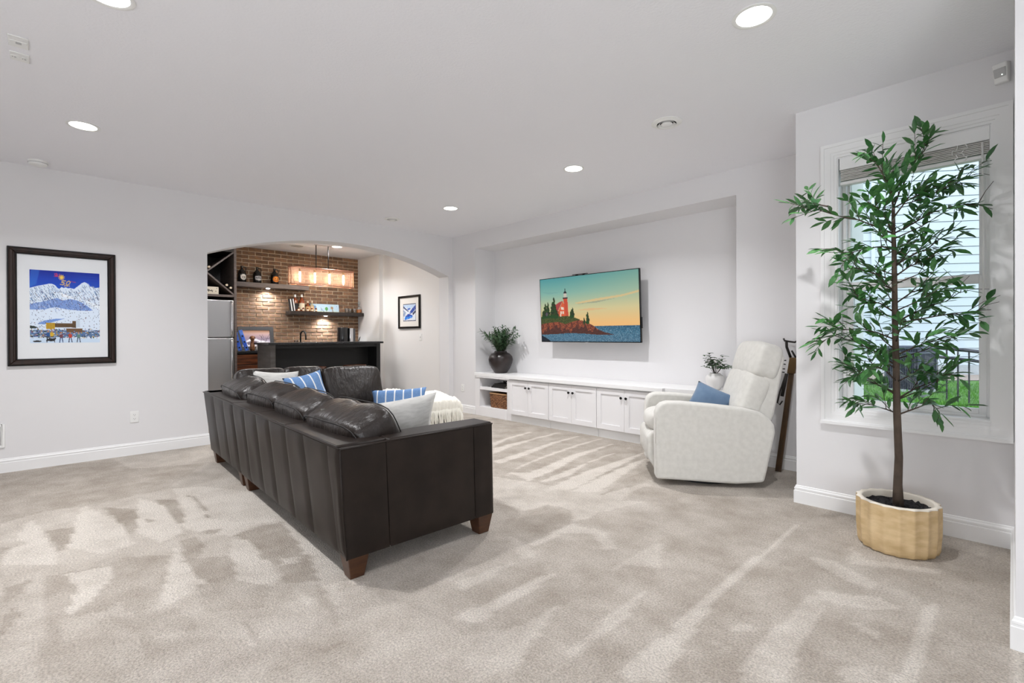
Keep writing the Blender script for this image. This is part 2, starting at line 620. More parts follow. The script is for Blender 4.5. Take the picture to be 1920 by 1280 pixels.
# striped blue cloth (thin pale stripes woven across the cushion)
m = bpy.data.materials.new('blue_cloth_pale_stripes')
m.use_nodes = True
b = m.node_tree.nodes['Principled BSDF']
b.inputs['Roughness'].default_value = 0.85
tc = nd(m, 'ShaderNodeTexCoord'); sx = nd(m, 'ShaderNodeSeparateXYZ')
lk(m, tc.outputs['Object'], sx.inputs[0])
k = nd(m, 'ShaderNodeMath', operation='MULTIPLY_ADD'); k.inputs[1].default_value = 1 / 0.088; k.inputs[2].default_value = 20.5
lk(m, sx.outputs['X'], k.inputs[0])
fr = nd(m, 'ShaderNodeMath', operation='FRACT'); lk(m, k.outputs[0], fr.inputs[0])
lt = nd(m, 'ShaderNodeMath', operation='LESS_THAN'); lt.inputs[1].default_value = 0.15
lk(m, fr.outputs[0], lt.inputs[0])
mx = nd(m, 'ShaderNodeMix', data_type='RGBA')
nz = nd(m, 'ShaderNodeTexNoise'); nz.inputs['Scale'].default_value = 30
cr = nd(m, 'ShaderNodeValToRGB'); cr.color_ramp.elements[0].color = (*lin((84, 122, 172)), 1); cr.color_ramp.elements[1].color = (*lin((118, 154, 200)), 1)
lk(m, nz.outputs['Fac'], cr.inputs['Fac']); lk(m, cr.outputs['Color'], mx.inputs[6])
mx.inputs[7].default_value = (*lin((226, 230, 234)), 1)
lk(m, lt.outputs[0], mx.inputs[0]); lk(m, mx.outputs[2], b.inputs['Base Color'])
bpn = nd(m, 'ShaderNodeBump'); bpn.inputs['Strength'].default_value = 0.3; bpn.inputs['Distance'].default_value = 0.003
nz2 = nd(m, 'ShaderNodeTexNoise'); nz2.inputs['Scale'].default_value = 400
lk(m, nz2.outputs['Fac'], bpn.inputs['Height']); lk(m, bpn.outputs['Normal'], b.inputs['Normal'])
STRIPES = m

# ------------------------------------------------------------------ floor with its vacuumed nap
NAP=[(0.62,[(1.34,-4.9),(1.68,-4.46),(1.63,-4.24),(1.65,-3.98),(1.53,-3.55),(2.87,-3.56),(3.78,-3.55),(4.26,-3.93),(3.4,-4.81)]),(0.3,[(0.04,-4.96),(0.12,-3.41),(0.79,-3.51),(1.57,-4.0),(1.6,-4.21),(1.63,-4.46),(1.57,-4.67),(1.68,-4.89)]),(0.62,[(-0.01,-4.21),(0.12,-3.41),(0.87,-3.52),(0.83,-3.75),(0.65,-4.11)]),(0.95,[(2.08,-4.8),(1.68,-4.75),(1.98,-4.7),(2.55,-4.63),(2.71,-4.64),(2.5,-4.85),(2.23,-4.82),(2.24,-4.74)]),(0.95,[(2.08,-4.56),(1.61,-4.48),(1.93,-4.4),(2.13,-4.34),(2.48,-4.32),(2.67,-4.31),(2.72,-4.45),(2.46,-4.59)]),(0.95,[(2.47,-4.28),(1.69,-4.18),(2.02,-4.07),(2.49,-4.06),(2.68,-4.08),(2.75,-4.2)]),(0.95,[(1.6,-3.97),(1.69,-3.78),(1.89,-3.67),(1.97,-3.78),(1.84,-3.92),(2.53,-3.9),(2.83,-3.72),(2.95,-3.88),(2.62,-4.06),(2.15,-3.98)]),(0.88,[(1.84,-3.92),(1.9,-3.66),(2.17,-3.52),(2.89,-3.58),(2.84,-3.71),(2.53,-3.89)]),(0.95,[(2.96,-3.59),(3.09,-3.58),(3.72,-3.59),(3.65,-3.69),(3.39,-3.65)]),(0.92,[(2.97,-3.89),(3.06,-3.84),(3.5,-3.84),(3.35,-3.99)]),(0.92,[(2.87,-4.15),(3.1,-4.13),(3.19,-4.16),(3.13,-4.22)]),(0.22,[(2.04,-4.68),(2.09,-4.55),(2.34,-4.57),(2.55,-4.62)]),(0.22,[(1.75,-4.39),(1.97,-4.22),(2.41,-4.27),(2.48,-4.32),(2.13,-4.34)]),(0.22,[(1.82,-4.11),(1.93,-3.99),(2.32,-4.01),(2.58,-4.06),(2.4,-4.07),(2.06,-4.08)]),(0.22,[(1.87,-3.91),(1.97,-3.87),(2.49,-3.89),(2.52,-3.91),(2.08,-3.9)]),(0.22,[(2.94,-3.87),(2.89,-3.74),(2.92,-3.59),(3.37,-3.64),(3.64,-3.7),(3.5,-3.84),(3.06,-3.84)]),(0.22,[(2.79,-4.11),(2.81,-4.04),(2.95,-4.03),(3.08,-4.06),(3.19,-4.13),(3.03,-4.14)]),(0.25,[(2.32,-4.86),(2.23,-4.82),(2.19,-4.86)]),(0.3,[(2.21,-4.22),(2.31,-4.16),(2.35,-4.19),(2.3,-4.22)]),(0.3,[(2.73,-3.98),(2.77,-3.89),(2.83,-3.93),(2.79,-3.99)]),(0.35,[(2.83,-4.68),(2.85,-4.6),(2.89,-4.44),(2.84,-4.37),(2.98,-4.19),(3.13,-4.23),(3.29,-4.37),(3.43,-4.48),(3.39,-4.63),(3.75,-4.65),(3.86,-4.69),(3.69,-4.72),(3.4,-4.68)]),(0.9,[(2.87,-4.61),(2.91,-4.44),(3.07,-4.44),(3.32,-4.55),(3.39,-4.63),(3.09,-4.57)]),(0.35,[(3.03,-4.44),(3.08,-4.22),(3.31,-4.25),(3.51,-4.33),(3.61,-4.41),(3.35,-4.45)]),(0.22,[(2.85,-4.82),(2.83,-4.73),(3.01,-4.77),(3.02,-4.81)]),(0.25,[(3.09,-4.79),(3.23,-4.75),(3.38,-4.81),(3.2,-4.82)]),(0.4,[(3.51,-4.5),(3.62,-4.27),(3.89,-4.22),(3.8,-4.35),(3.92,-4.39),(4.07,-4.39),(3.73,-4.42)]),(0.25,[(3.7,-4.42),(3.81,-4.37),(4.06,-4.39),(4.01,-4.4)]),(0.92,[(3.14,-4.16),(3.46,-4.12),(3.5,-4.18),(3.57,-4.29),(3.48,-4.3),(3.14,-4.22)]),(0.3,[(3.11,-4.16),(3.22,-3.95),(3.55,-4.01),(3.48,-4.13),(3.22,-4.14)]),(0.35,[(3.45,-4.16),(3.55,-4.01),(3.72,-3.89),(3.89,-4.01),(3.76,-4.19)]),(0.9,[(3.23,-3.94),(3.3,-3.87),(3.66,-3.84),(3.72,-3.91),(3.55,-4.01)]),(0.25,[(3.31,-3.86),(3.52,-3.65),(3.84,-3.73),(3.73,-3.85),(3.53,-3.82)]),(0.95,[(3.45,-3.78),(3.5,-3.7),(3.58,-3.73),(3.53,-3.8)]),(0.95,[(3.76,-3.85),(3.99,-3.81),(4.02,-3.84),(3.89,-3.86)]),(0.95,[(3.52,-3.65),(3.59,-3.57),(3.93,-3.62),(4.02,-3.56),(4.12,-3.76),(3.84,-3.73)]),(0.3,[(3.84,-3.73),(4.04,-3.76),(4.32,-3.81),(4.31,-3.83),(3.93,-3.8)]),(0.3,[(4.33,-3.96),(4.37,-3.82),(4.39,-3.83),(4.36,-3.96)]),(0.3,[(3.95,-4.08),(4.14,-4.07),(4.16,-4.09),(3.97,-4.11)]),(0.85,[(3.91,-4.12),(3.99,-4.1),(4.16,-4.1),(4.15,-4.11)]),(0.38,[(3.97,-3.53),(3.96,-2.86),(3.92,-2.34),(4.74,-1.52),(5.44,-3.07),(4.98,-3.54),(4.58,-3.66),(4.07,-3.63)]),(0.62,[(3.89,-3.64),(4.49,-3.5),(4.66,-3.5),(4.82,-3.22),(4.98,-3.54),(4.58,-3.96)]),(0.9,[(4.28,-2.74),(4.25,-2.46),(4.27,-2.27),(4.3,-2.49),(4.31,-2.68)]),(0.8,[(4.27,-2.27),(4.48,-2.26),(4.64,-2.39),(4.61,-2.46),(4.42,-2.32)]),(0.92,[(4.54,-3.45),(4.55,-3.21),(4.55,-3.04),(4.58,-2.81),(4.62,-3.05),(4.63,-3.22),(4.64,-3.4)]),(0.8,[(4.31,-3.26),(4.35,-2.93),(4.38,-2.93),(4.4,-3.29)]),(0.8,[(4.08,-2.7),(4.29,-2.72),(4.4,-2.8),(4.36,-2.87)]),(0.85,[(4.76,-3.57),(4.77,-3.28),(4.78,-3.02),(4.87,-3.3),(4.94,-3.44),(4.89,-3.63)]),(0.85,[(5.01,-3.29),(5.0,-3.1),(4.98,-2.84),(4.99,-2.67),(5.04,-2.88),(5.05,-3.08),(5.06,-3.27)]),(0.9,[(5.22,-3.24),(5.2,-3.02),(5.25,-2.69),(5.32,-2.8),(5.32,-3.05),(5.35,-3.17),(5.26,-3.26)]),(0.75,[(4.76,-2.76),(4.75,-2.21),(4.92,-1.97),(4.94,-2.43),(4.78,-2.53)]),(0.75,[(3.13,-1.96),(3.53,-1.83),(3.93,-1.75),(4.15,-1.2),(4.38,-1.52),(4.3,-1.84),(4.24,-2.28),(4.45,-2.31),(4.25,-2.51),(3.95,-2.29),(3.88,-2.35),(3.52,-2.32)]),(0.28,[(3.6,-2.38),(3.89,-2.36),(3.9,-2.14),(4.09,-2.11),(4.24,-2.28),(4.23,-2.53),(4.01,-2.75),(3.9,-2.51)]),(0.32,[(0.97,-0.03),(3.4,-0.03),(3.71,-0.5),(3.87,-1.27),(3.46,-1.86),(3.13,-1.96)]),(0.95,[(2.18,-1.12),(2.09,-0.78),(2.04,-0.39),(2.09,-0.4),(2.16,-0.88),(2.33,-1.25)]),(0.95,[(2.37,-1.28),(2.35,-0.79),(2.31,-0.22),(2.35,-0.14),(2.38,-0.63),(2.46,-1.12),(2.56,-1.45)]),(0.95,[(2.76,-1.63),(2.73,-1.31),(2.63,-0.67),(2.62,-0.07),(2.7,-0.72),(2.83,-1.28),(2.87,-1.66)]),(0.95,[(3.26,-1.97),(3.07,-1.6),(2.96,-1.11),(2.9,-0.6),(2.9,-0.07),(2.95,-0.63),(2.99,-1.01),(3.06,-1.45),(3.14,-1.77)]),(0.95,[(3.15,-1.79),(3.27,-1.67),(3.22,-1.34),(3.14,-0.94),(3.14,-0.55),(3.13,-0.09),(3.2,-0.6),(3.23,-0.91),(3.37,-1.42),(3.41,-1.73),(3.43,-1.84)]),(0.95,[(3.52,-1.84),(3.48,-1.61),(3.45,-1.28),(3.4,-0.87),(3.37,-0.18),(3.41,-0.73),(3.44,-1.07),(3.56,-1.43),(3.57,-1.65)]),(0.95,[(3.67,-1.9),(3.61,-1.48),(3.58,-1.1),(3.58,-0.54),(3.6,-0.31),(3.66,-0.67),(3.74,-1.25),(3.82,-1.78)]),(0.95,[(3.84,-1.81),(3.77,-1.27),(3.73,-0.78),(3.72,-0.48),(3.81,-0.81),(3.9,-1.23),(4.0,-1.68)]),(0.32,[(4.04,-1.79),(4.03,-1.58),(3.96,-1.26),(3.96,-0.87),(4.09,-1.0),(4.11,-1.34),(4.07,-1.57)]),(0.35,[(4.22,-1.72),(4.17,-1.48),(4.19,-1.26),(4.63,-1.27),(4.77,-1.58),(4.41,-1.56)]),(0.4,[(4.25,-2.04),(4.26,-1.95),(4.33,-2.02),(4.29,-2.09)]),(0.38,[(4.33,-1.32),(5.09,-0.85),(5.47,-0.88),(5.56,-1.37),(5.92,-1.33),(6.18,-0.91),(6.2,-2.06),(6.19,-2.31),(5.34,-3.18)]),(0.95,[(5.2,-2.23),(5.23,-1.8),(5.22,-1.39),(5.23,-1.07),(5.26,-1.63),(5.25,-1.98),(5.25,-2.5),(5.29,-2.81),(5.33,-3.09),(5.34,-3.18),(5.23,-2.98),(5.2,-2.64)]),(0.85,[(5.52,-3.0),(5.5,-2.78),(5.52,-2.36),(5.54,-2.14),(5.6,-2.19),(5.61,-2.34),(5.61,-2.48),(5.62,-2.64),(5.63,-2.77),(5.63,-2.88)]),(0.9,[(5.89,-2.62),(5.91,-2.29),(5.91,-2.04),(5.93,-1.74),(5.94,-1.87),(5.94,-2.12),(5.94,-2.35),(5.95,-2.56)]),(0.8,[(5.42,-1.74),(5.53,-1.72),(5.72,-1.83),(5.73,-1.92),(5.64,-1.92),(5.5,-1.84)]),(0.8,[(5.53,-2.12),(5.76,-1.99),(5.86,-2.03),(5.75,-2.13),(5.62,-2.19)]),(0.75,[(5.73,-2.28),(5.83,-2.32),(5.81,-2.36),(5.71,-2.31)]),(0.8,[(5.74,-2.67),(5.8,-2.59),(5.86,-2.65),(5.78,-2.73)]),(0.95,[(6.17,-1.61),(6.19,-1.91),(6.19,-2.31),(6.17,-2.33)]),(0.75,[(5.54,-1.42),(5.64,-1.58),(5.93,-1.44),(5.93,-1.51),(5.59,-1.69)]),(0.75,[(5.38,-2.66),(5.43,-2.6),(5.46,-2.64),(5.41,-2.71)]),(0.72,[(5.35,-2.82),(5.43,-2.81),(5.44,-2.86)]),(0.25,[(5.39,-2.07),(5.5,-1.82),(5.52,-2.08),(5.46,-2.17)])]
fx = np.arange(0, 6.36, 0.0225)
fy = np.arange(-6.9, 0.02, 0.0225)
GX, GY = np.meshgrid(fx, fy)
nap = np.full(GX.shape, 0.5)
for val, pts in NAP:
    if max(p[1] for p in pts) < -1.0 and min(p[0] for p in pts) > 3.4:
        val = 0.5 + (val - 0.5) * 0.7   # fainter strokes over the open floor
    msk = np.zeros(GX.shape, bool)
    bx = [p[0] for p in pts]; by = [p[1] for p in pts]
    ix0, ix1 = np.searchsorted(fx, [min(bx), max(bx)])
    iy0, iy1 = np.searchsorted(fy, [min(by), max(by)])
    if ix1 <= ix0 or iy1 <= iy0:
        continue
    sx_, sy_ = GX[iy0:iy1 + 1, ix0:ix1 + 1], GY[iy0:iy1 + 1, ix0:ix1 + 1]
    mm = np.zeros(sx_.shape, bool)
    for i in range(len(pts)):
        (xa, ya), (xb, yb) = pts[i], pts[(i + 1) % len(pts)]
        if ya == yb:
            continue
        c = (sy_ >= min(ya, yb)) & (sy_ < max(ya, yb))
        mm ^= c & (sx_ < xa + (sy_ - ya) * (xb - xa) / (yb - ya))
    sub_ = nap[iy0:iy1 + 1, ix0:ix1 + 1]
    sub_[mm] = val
h_, w_ = GX.shape
V3 = np.stack([GX, GY, np.zeros_like(GX)], -1).reshape(-1, 3)
idx = np.arange(h_ * w_).reshape(h_, w_)
F4 = np.stack([idx[:-1, :-1], idx[:-1, 1:], idx[1:, 1:], idx[1:, :-1]], -1).reshape(-1, 4)
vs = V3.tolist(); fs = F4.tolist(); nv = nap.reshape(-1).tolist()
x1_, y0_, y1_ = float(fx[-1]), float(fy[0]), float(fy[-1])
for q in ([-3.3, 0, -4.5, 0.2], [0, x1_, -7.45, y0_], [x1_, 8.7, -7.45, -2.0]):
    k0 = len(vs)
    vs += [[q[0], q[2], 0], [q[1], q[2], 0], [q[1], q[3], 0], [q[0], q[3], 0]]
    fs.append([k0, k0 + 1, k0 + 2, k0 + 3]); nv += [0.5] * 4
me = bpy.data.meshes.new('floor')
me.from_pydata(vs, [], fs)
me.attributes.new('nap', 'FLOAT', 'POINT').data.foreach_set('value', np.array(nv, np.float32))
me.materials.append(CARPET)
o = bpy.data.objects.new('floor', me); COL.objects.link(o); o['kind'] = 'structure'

# ------------------------------------------------------------------ shell
structure('ceiling', MB().box(-3.3, 8.7, -7.5, 0.6, 2.74, 2.9), CEIL)
ya, yb, zs, zt = -3.373, -0.086, 2.115, 2.427
hc = (yb - ya) / 2; rise = zt - zs; RA = (hc * hc + rise * rise) / (2 * rise); yc = (ya + yb) / 2
arc = []
for i in range(1, 40):
    y = ya + (yb - ya) * i / 40
    arc.append((y, zt - RA + math.sqrt(RA * RA - (y - yc) ** 2)))
structure('wall_left', MB().prism([(-7.5, 0), (ya, 0), (ya, zs)] + arc + [(yb, zs), (yb, 0), (0.2, 0), (0.2, 2.745), (-7.5, 2.745)], 'x', -0.25, 0), WALL)
mb = MB()
mb.box(0, 0.551, 0, 0.6, 0, 2.745); mb.box(0.551, 4.375, 0, 0.4, 2.495, 2.745)
mb.box(4.375, 5.115, 0, 0.6, 0, 2.745); mb.box(0.551, 4.375, 0.4, 0.6, 0, 2.745)
structure('wall_back', mb, WALL)
structure('wall_nook_side', MB().box(5.115, 5.25, -0.62, 0.6, 0, 2.745), WALL)
WX0, WX1, WZ0, WZ1 = 5.364, 6.095, 0.685, 2.36
mb = MB()
mb.box(5.115, WX0, -0.86, -0.6, 0, 2.745); mb.box(WX1, 6.6, -0.86, -0.6, 0, 2.745)
mb.box(WX0, WX1, -0.86, -0.6, 0, WZ0); mb.box(WX0, WX1, -0.86, -0.6, WZ1, 2.745)
structure('wall_window', mb, WALL)
mb = MB()
mb.box(6.185, 6.35, -2.06, -0.86, 0, 2.745); mb.box(6.35, 8.7, -2.06, -1.9, 0, 2.745)
structure('wall_right', mb, WALL)
structure('wall_far_right', MB().box(8.55, 8.7, -7.5, -1.9, 0, 2.745), WALL)
structure('wall_front', MB().box(-0.25, 8.7, -7.6, -7.4, 0, 2.745), WALL)
structure('wall_bar_right', MB().prism([(-3.3, -0.071), (-2.214, -0.071), (-2.214, 0.008), (-0.25, 0.008), (-0.25, 0.2), (-3.3, 0.2)], 'z', 0, 2.745), BARWALL)
structure('wall_bar_left', MB().box(-3.3, -0.25, -4.6, -4.4, 0, 2.745), BARWALL)

# brick feature wall: mortar bed and every brick in view laid one by one
bw = structure('wall_bar_back', MB().box(-3.3, -3.084, -4.4, 0.0, 0, 2.745), GROUT)
brick_meshes = []
for i in range(8):
    bm_ = MB()
    L, H, D = 0.199, 0.0535, 0.016
    bm_.box(0, D, -L / 2, L / 2, -H / 2, H / 2)
    me = bm_.mesh('brick')
    bmx = bmesh.new(); bmx.from_mesh(me)
    bmesh.ops.bevel(bmx, geom=list(bmx.edges), offset=0.004, segments=1, affect='EDGES')
    for v in bmx.verts:
        v.co += Vector((rng.uniform(-.0015, .002), rng.uniform(-.0025, .0025), rng.uniform(-.002, .002)))
    bmx.to_mesh(me); bmx.free()
    me.materials.append(BRICK)
    brick_meshes.append(me)
course, stepb = 0.0672, 0.2135
nb = 0
z = 2.74 - course / 2
row = 0
while z > 0.93:
    y = -0.071 - (0.0 if row % 2 else stepb / 2)
    while y > -2.36:
        yy = y - 0.2035 / 2
        ln = 1.0
        if row % 2 == 0 and y == -0.071 - stepb / 2:
            place(brick_meshes[nb % 8], 'brick', Matrix.Translation((-3.084, -0.071 - 0.05, z)) @ Matrix.Diagonal((1, 0.47, 1, 1)), bw)
            nb += 1
        if yy - 0.1 > -2.6 and nb < 300:
            place(brick_meshes[int(rng.integers(8))], 'brick', Matrix.Translation((-3.084 + rng.uniform(-.003, .003), yy, z)), bw)
            nb += 1
        y -= stepb
    z -= course
    row += 1

BB = [(0, 0), (.015, 0), (.015, .086), (.0105, .089), (.0105, .096), (.0125, .099), (.012, .107), (.007, .113), (.0055, .121), (0, .124)]


def baseboard(name, runs, kind='structure'):
    """runs: start, end, normal, mitre at start, mitre at end (1 outside corner, -1 inside corner, 0 square)"""
    mb = MB()
    for (x0, y0), (x1, y1), (nx, ny), e0, e1 in runs:
        t = Vector((x1 - x0, y1 - y0, 0)).normalized()
        mb.hexa([(x0 + nx * d - t.x * d * e0, y0 + ny * d - t.y * d * e0, z) for d, z in BB], [(x1 + nx * d + t.x * d * e1, y1 + ny * d + t.y * d * e1, z) for d, z in BB])
    return mb.build(name, TRIM, kind=kind)


baseboard('baseboard_left', [((0, -7.4), (0, -3.373), (1, 0), 0, 1), ((0.0, -3.373), (-0.25, -3.373), (0, 1), 1, 0), ((-0.25, -0.086), (0, -0.086), (0, -1), 0, 1), ((0, -0.086), (0, 0.0), (1, 0), 1, -1)])
baseboard('baseboard_back', [((0, 0), (0.556, 0), (0, -1), -1, 0), ((4.375, 0), (5.115, 0), (0, -1), 0, -1), ((5.115, 0), (5.115, -0.86), (-1, 0), -1, 1)])
baseboard('baseboard_window', [((5.115, -0.86), (6.185, -0.86), (0, -1), 1, -1)])
baseboard('baseboard_right', [((6.185, -0.86), (6.185, -2.06), (-1, 0), -1, 1), ((6.185, -2.06), (8.55, -2.06), (0, -1), 1, 0)])
baseboard('baseboard_bar', [((-2.214, 0.008), (-0.25, 0.008), (0, -1), 0, 0)])

# ------------------------------------------------------------------ window
win = W('window_1', (5.73, -0.86, WZ0), kind='structure')


def quad_prism(mb, q, y0, y1):
    mb.prism(q, 'y', y0, y1)


OX0, OX1, OZ0, OZ1 = 5.272, 6.182, 0.59, 2.456
bands = [(0.0, 0.22, 0.026), (0.22, 0.62, 0.020), (0.62, 0.82, 0.016), (0.82, 1.0, 0.011)]


def mix4(t):
    return (OX0 + (WX0 - OX0) * t, OX1 + (WX1 - OX1) * t, OZ0 + (WZ0 - OZ0) * t, OZ1 + (WZ1 - OZ1) * t)


for side in range(4):
    mb = MB()
    for t0, t1, dep in bands:
        a, bq = mix4(t0), mix4(t1)
        A = [(a[0], a[2]), (a[1], a[2]), (a[1], a[3]), (a[0], a[3])]
        B = [(bq[0], bq[2]), (bq[1], bq[2]), (bq[1], bq[3]), (bq[0], bq[3])]
        s0, s1 = side, (side + 1) % 4
        mb.prism([A[s0], A[s1], B[s1], B[s0]], 'y', -0.86 - dep, -0.86)
    if side == 0:
        mb.box(OX0 - 0.006, OX1, -0.894, -0.86, OZ0 - 0.006, OZ0 + 0.012)
    mb.build('window_casing', TRIM, win, world=True)


def ring(mb, x0, x1, z0, z1, wl, wr, wb, wt, y0, y1):
    mb.box(x0, x0 + wl, y0, y1, z0, z1); mb.box(x1 - wr, x1, y0, y1, z0, z1)
    mb.box(x0 + wl, x1 - wr, y0, y1, z0, z0 + wb); mb.box(x0 + wl, x1 - wr, y0, y1, z1 - wt, z1)
    return mb


mb = ring(MB(), WX0, WX1, WZ0, WZ1, .006, .006, .012, .006, -0.862, -0.62)
mb.build('window_jamb', TRIM, win, world=True)
ring(MB(), WX0 + .006, WX1 - .006, WZ0 + .012, WZ1, .022, .016, .018, .02, -0.755, -0.63).build('window_frame', TRIM, win, world=True, bevel=0.003)
ring(MB(), WX0 + .026, WX1 - .02, WZ0 + .028, 1.53, .038, .034, .032, .05, -0.738, -0.705).build('lower_sash', TRIM, win, world=True, bevel=0.003)
ring(MB(), WX0 + .020, WX1 - .02, 1.49, WZ1 - .02, .02, .034, .05, .04, -0.70, -0.665).build('upper_sash', TRIM, win, world=True, bevel=0.003)
MB().box(WX0 + .062, WX1 - .052, -.724, -.719, WZ0 + .058, 1.482).build('window_pane', GLASSPANE, win, world=True)
MB().box(WX0 + .038, WX1 - .052, -.685, -.680, 1.538, WZ1 - .058).build('window_pane', GLASSPANE, win, world=True)
MB().box(5.70, 5.76, -.745, -.715, 1.53, 1.545).build('sash_lock', TRIM, win, world=True, bevel=0.004)
# ------------------------------------------------------------------ sectional sofa (local u: along the long back, v: towards the television wall)
SM = basis((-.9994, .0349, 0), (.0349, .9994, 0), (0, 0, 1), (3.96, -3.645, 0))
# mirrored frame: u runs to -x, so local x' = -u keeps it right-handed
SOFA_RZ = math.atan2(-.0349, .9994)
sofa = W('sectional_sofa', (3.96, -3.645, 0), SOFA_RZ, 'dark brown leather L-shaped sectional sofa with its back to the framed poster', 'sofa')


def SU(u, v, z):
    return (-u, v, z)


LB = 0.115
ZT = 0.675


def sbox(mb, u0, u1, v0, v1, z0, z1):
    return mb.box(-u1, -u0, v0, v1, z0, z1)


def lean_prism(mb, u0, u1, vb0, vb1, vt0, vt1, z0, z1, ub=0.0, ut=0.0):
    """block whose faces may lean: v range at bottom and top"""
    return mb.hexa([(-u1, vb0, z0), (-u0 + ub, vb0, z0), (-u0 + ub, vb1, z0), (-u1, vb1, z0)],
                   [(-u1, vt0, z1), (-u0 + ut, vt0, z1), (-u0 + ut, vt1, z1), (-u1, vt1, z1)])


UL = 3.10
# frames: two sections
mb = MB(); lean_prism(mb, 0.10, 1.975, 0.012, 0.20, -0.048, 0.20, LB, ZT - 0.008)
mb.build('back_frame', LEATHER, sofa, bevel=0.012, smooth='auto')
mb = MB(); lean_prism(mb, 1.995, UL - 0.02, 0.012, 0.20, -0.048, 0.20, LB, ZT - 0.008)
mb.build('back_frame', LEATHER, sofa, bevel=0.012, smooth='auto')


def puffy_panel(name, c00, c10, c11, c01, out, puff, parent, nu=9, nv=13, seed=0, thick=0.012):
    """stitched leather panel between seams: bulges a little from its seams"""
    c00, c10, c11, c01, out = map(Vector, (c00, c10, c11, c01, out))

    def fn(u, v):
        p = (c00 * (1 - u) + c10 * u) * (1 - v) + (c01 * (1 - u) + c11 * u) * v
        e = (max(0, 1 - (2 * u - 1) ** 6)) ** 0.5 * (max(0, 1 - (2 * v - 1) ** 10)) ** 0.5
        w = noise.noise(Vector((u * 2.2 + seed * 5.3, v * 3.0, seed))) * 0.5 + 0.6
        return p + out * (e * (thick * .45 + puff * w))
    mb = MB().grid(fn, nu, nv)
    edge = [c00, c10, c11, c01]
    return mb.build(name, LEATHER, parent, smooth=True)


seams = [-0.045, 0.09, 0.43, 0.73, 1.05, 1.345, 1.66, 1.975]
seams2 = [1.995, 2.31, 2.68, UL]
for sl in (seams, seams2):
    for i in range(len(sl) - 1):
        a, b_ = sl[i], sl[i + 1]
        ab = a if a > 0 else 0.0
        puffy_panel('back_panel', SU(ab, 0.004, LB), SU(b_, 0.004, LB), SU(b_, -0.056, ZT - .004), SU(a, -0.056, ZT - .004), (0, -1, 0.08), 0.010, sofa, seed=i + int(sl[0] * 9))
# top rail of the back, split at the seam between the sections
for u0, u1 in ((-0.02, 0.73), (0.735, 1.345), (1.35, 1.975), (1.995, UL)):
    mb = MB(); sbox(mb, u0, u1, -0.058, 0.20, ZT - 0.02, ZT)
    mb.build('top_rail', LEATHER, sofa, bevel=0.012, smooth='auto')
# right arm end
mb = MB()
mb.hexa([(0.002, 0.0, LB), (-0.004, 0.915, LB), (-0.13, 0.915, LB), (-0.13, 0.0, LB)], [(0.058, -0.052, ZT - .01), (0.026, 0.882, ZT - .01), (-0.14, 0.882, ZT - .01), (-0.14, -0.052, ZT - .01)])
mb.build('arm', LEATHER, sofa, bevel=0.016, seg=3, smooth='auto')
for v0, v1 in ((0.0, 0.225), (0.23, 0.775), (0.78, 0.915)):
    ot = lambda v: 0.060 - 0.032 * v / 0.915
    vt = lambda v: -0.052 + v / 0.915 * 0.934
    puffy_panel('arm_panel', (0.004 - .006 * v0, v0, LB), (0.004 - .006 * v1, v1, LB), (ot(v1), vt(v1), ZT - .012), (ot(v0), vt(v0), ZT - .012), (1, 0, 0.08), 0.004, sofa, seed=int(v1 * 31))
mb = MB(); mb.hexa([(-.145, .2, ZT - .022), (.049, .2, ZT - .022), (.026, .885, ZT - .022), (-.145, .885, ZT - .022)], [(-.145, .2, ZT), (.049, .2, ZT), (.026, .885, ZT), (-.145, .885, ZT)]); mb.build('arm_top', LEATHER, sofa, bevel=0.012, smooth='auto')
mb = MB(); mb.tube([(0.058, -0.056, ZT - .012), (0.048, 0.3, ZT - .008), (0.028, 0.884, ZT - .012)], 0.005, 6)
mb.tube([(0.058, -0.056, ZT - .012), (0.03, -0.03, 0.38), (0.004, 0.0, LB)], 0.005, 6)
mb.tube([(0.06, -0.06, ZT - .008), (-1.2, -0.062, ZT - .008), (-UL, -0.06, ZT - .008)], 0.0045, 6)
mb.build('piping', LEATHER, sofa, smooth=True)
# seat platform of both wings, chaise end
mb = MB(); sbox(mb, 0.13, 1.99, 0.2, 0.92, LB, 0.30); mb.build('seat_base', LEATHER, sofa, bevel=0.012, smooth='auto')
mb = MB(); sbox(mb, 2.03, UL - .02, 0.2, 2.10, LB, 0.30); mb.build('seat_base', LEATHER, sofa, bevel=0.014, smooth='auto')
# return back along the archway
mb = MB(); mb.hexa([(-UL, 0.0, LB), (-UL + .20, 0.0, LB), (-UL + .20, 1.52, LB), (-UL, 1.52, LB)], [(-UL - .03, -.05, ZT), (-UL + .20, -.05, ZT), (-UL + .20, 1.52, ZT), (-UL - .03, 1.52, ZT)])
mb.build('back_frame', LEATHER, sofa, bevel=0.014, smooth='auto')
# seat cushions
for (uc, vc, wu, wv) in ((0.445, 0.57, 0.60, 0.74), (1.06, 0.57, 0.60, 0.74), (1.69, 0.57, 0.62, 0.74), (2.53, 0.60, 0.92, 0.80), (2.53, 1.55, 0.96, 1.08)):
    o = puffed_box(wu, wv, 0.17, 6, 12, (0.01, 0.01, 0.12), 0.004, int(uc * 40)).build('seat_cushion', LEATHERC, sofa, smooth=True)
    o.location = (-uc, vc, 0.385)
    WM[o.name] = WM[sofa.name]


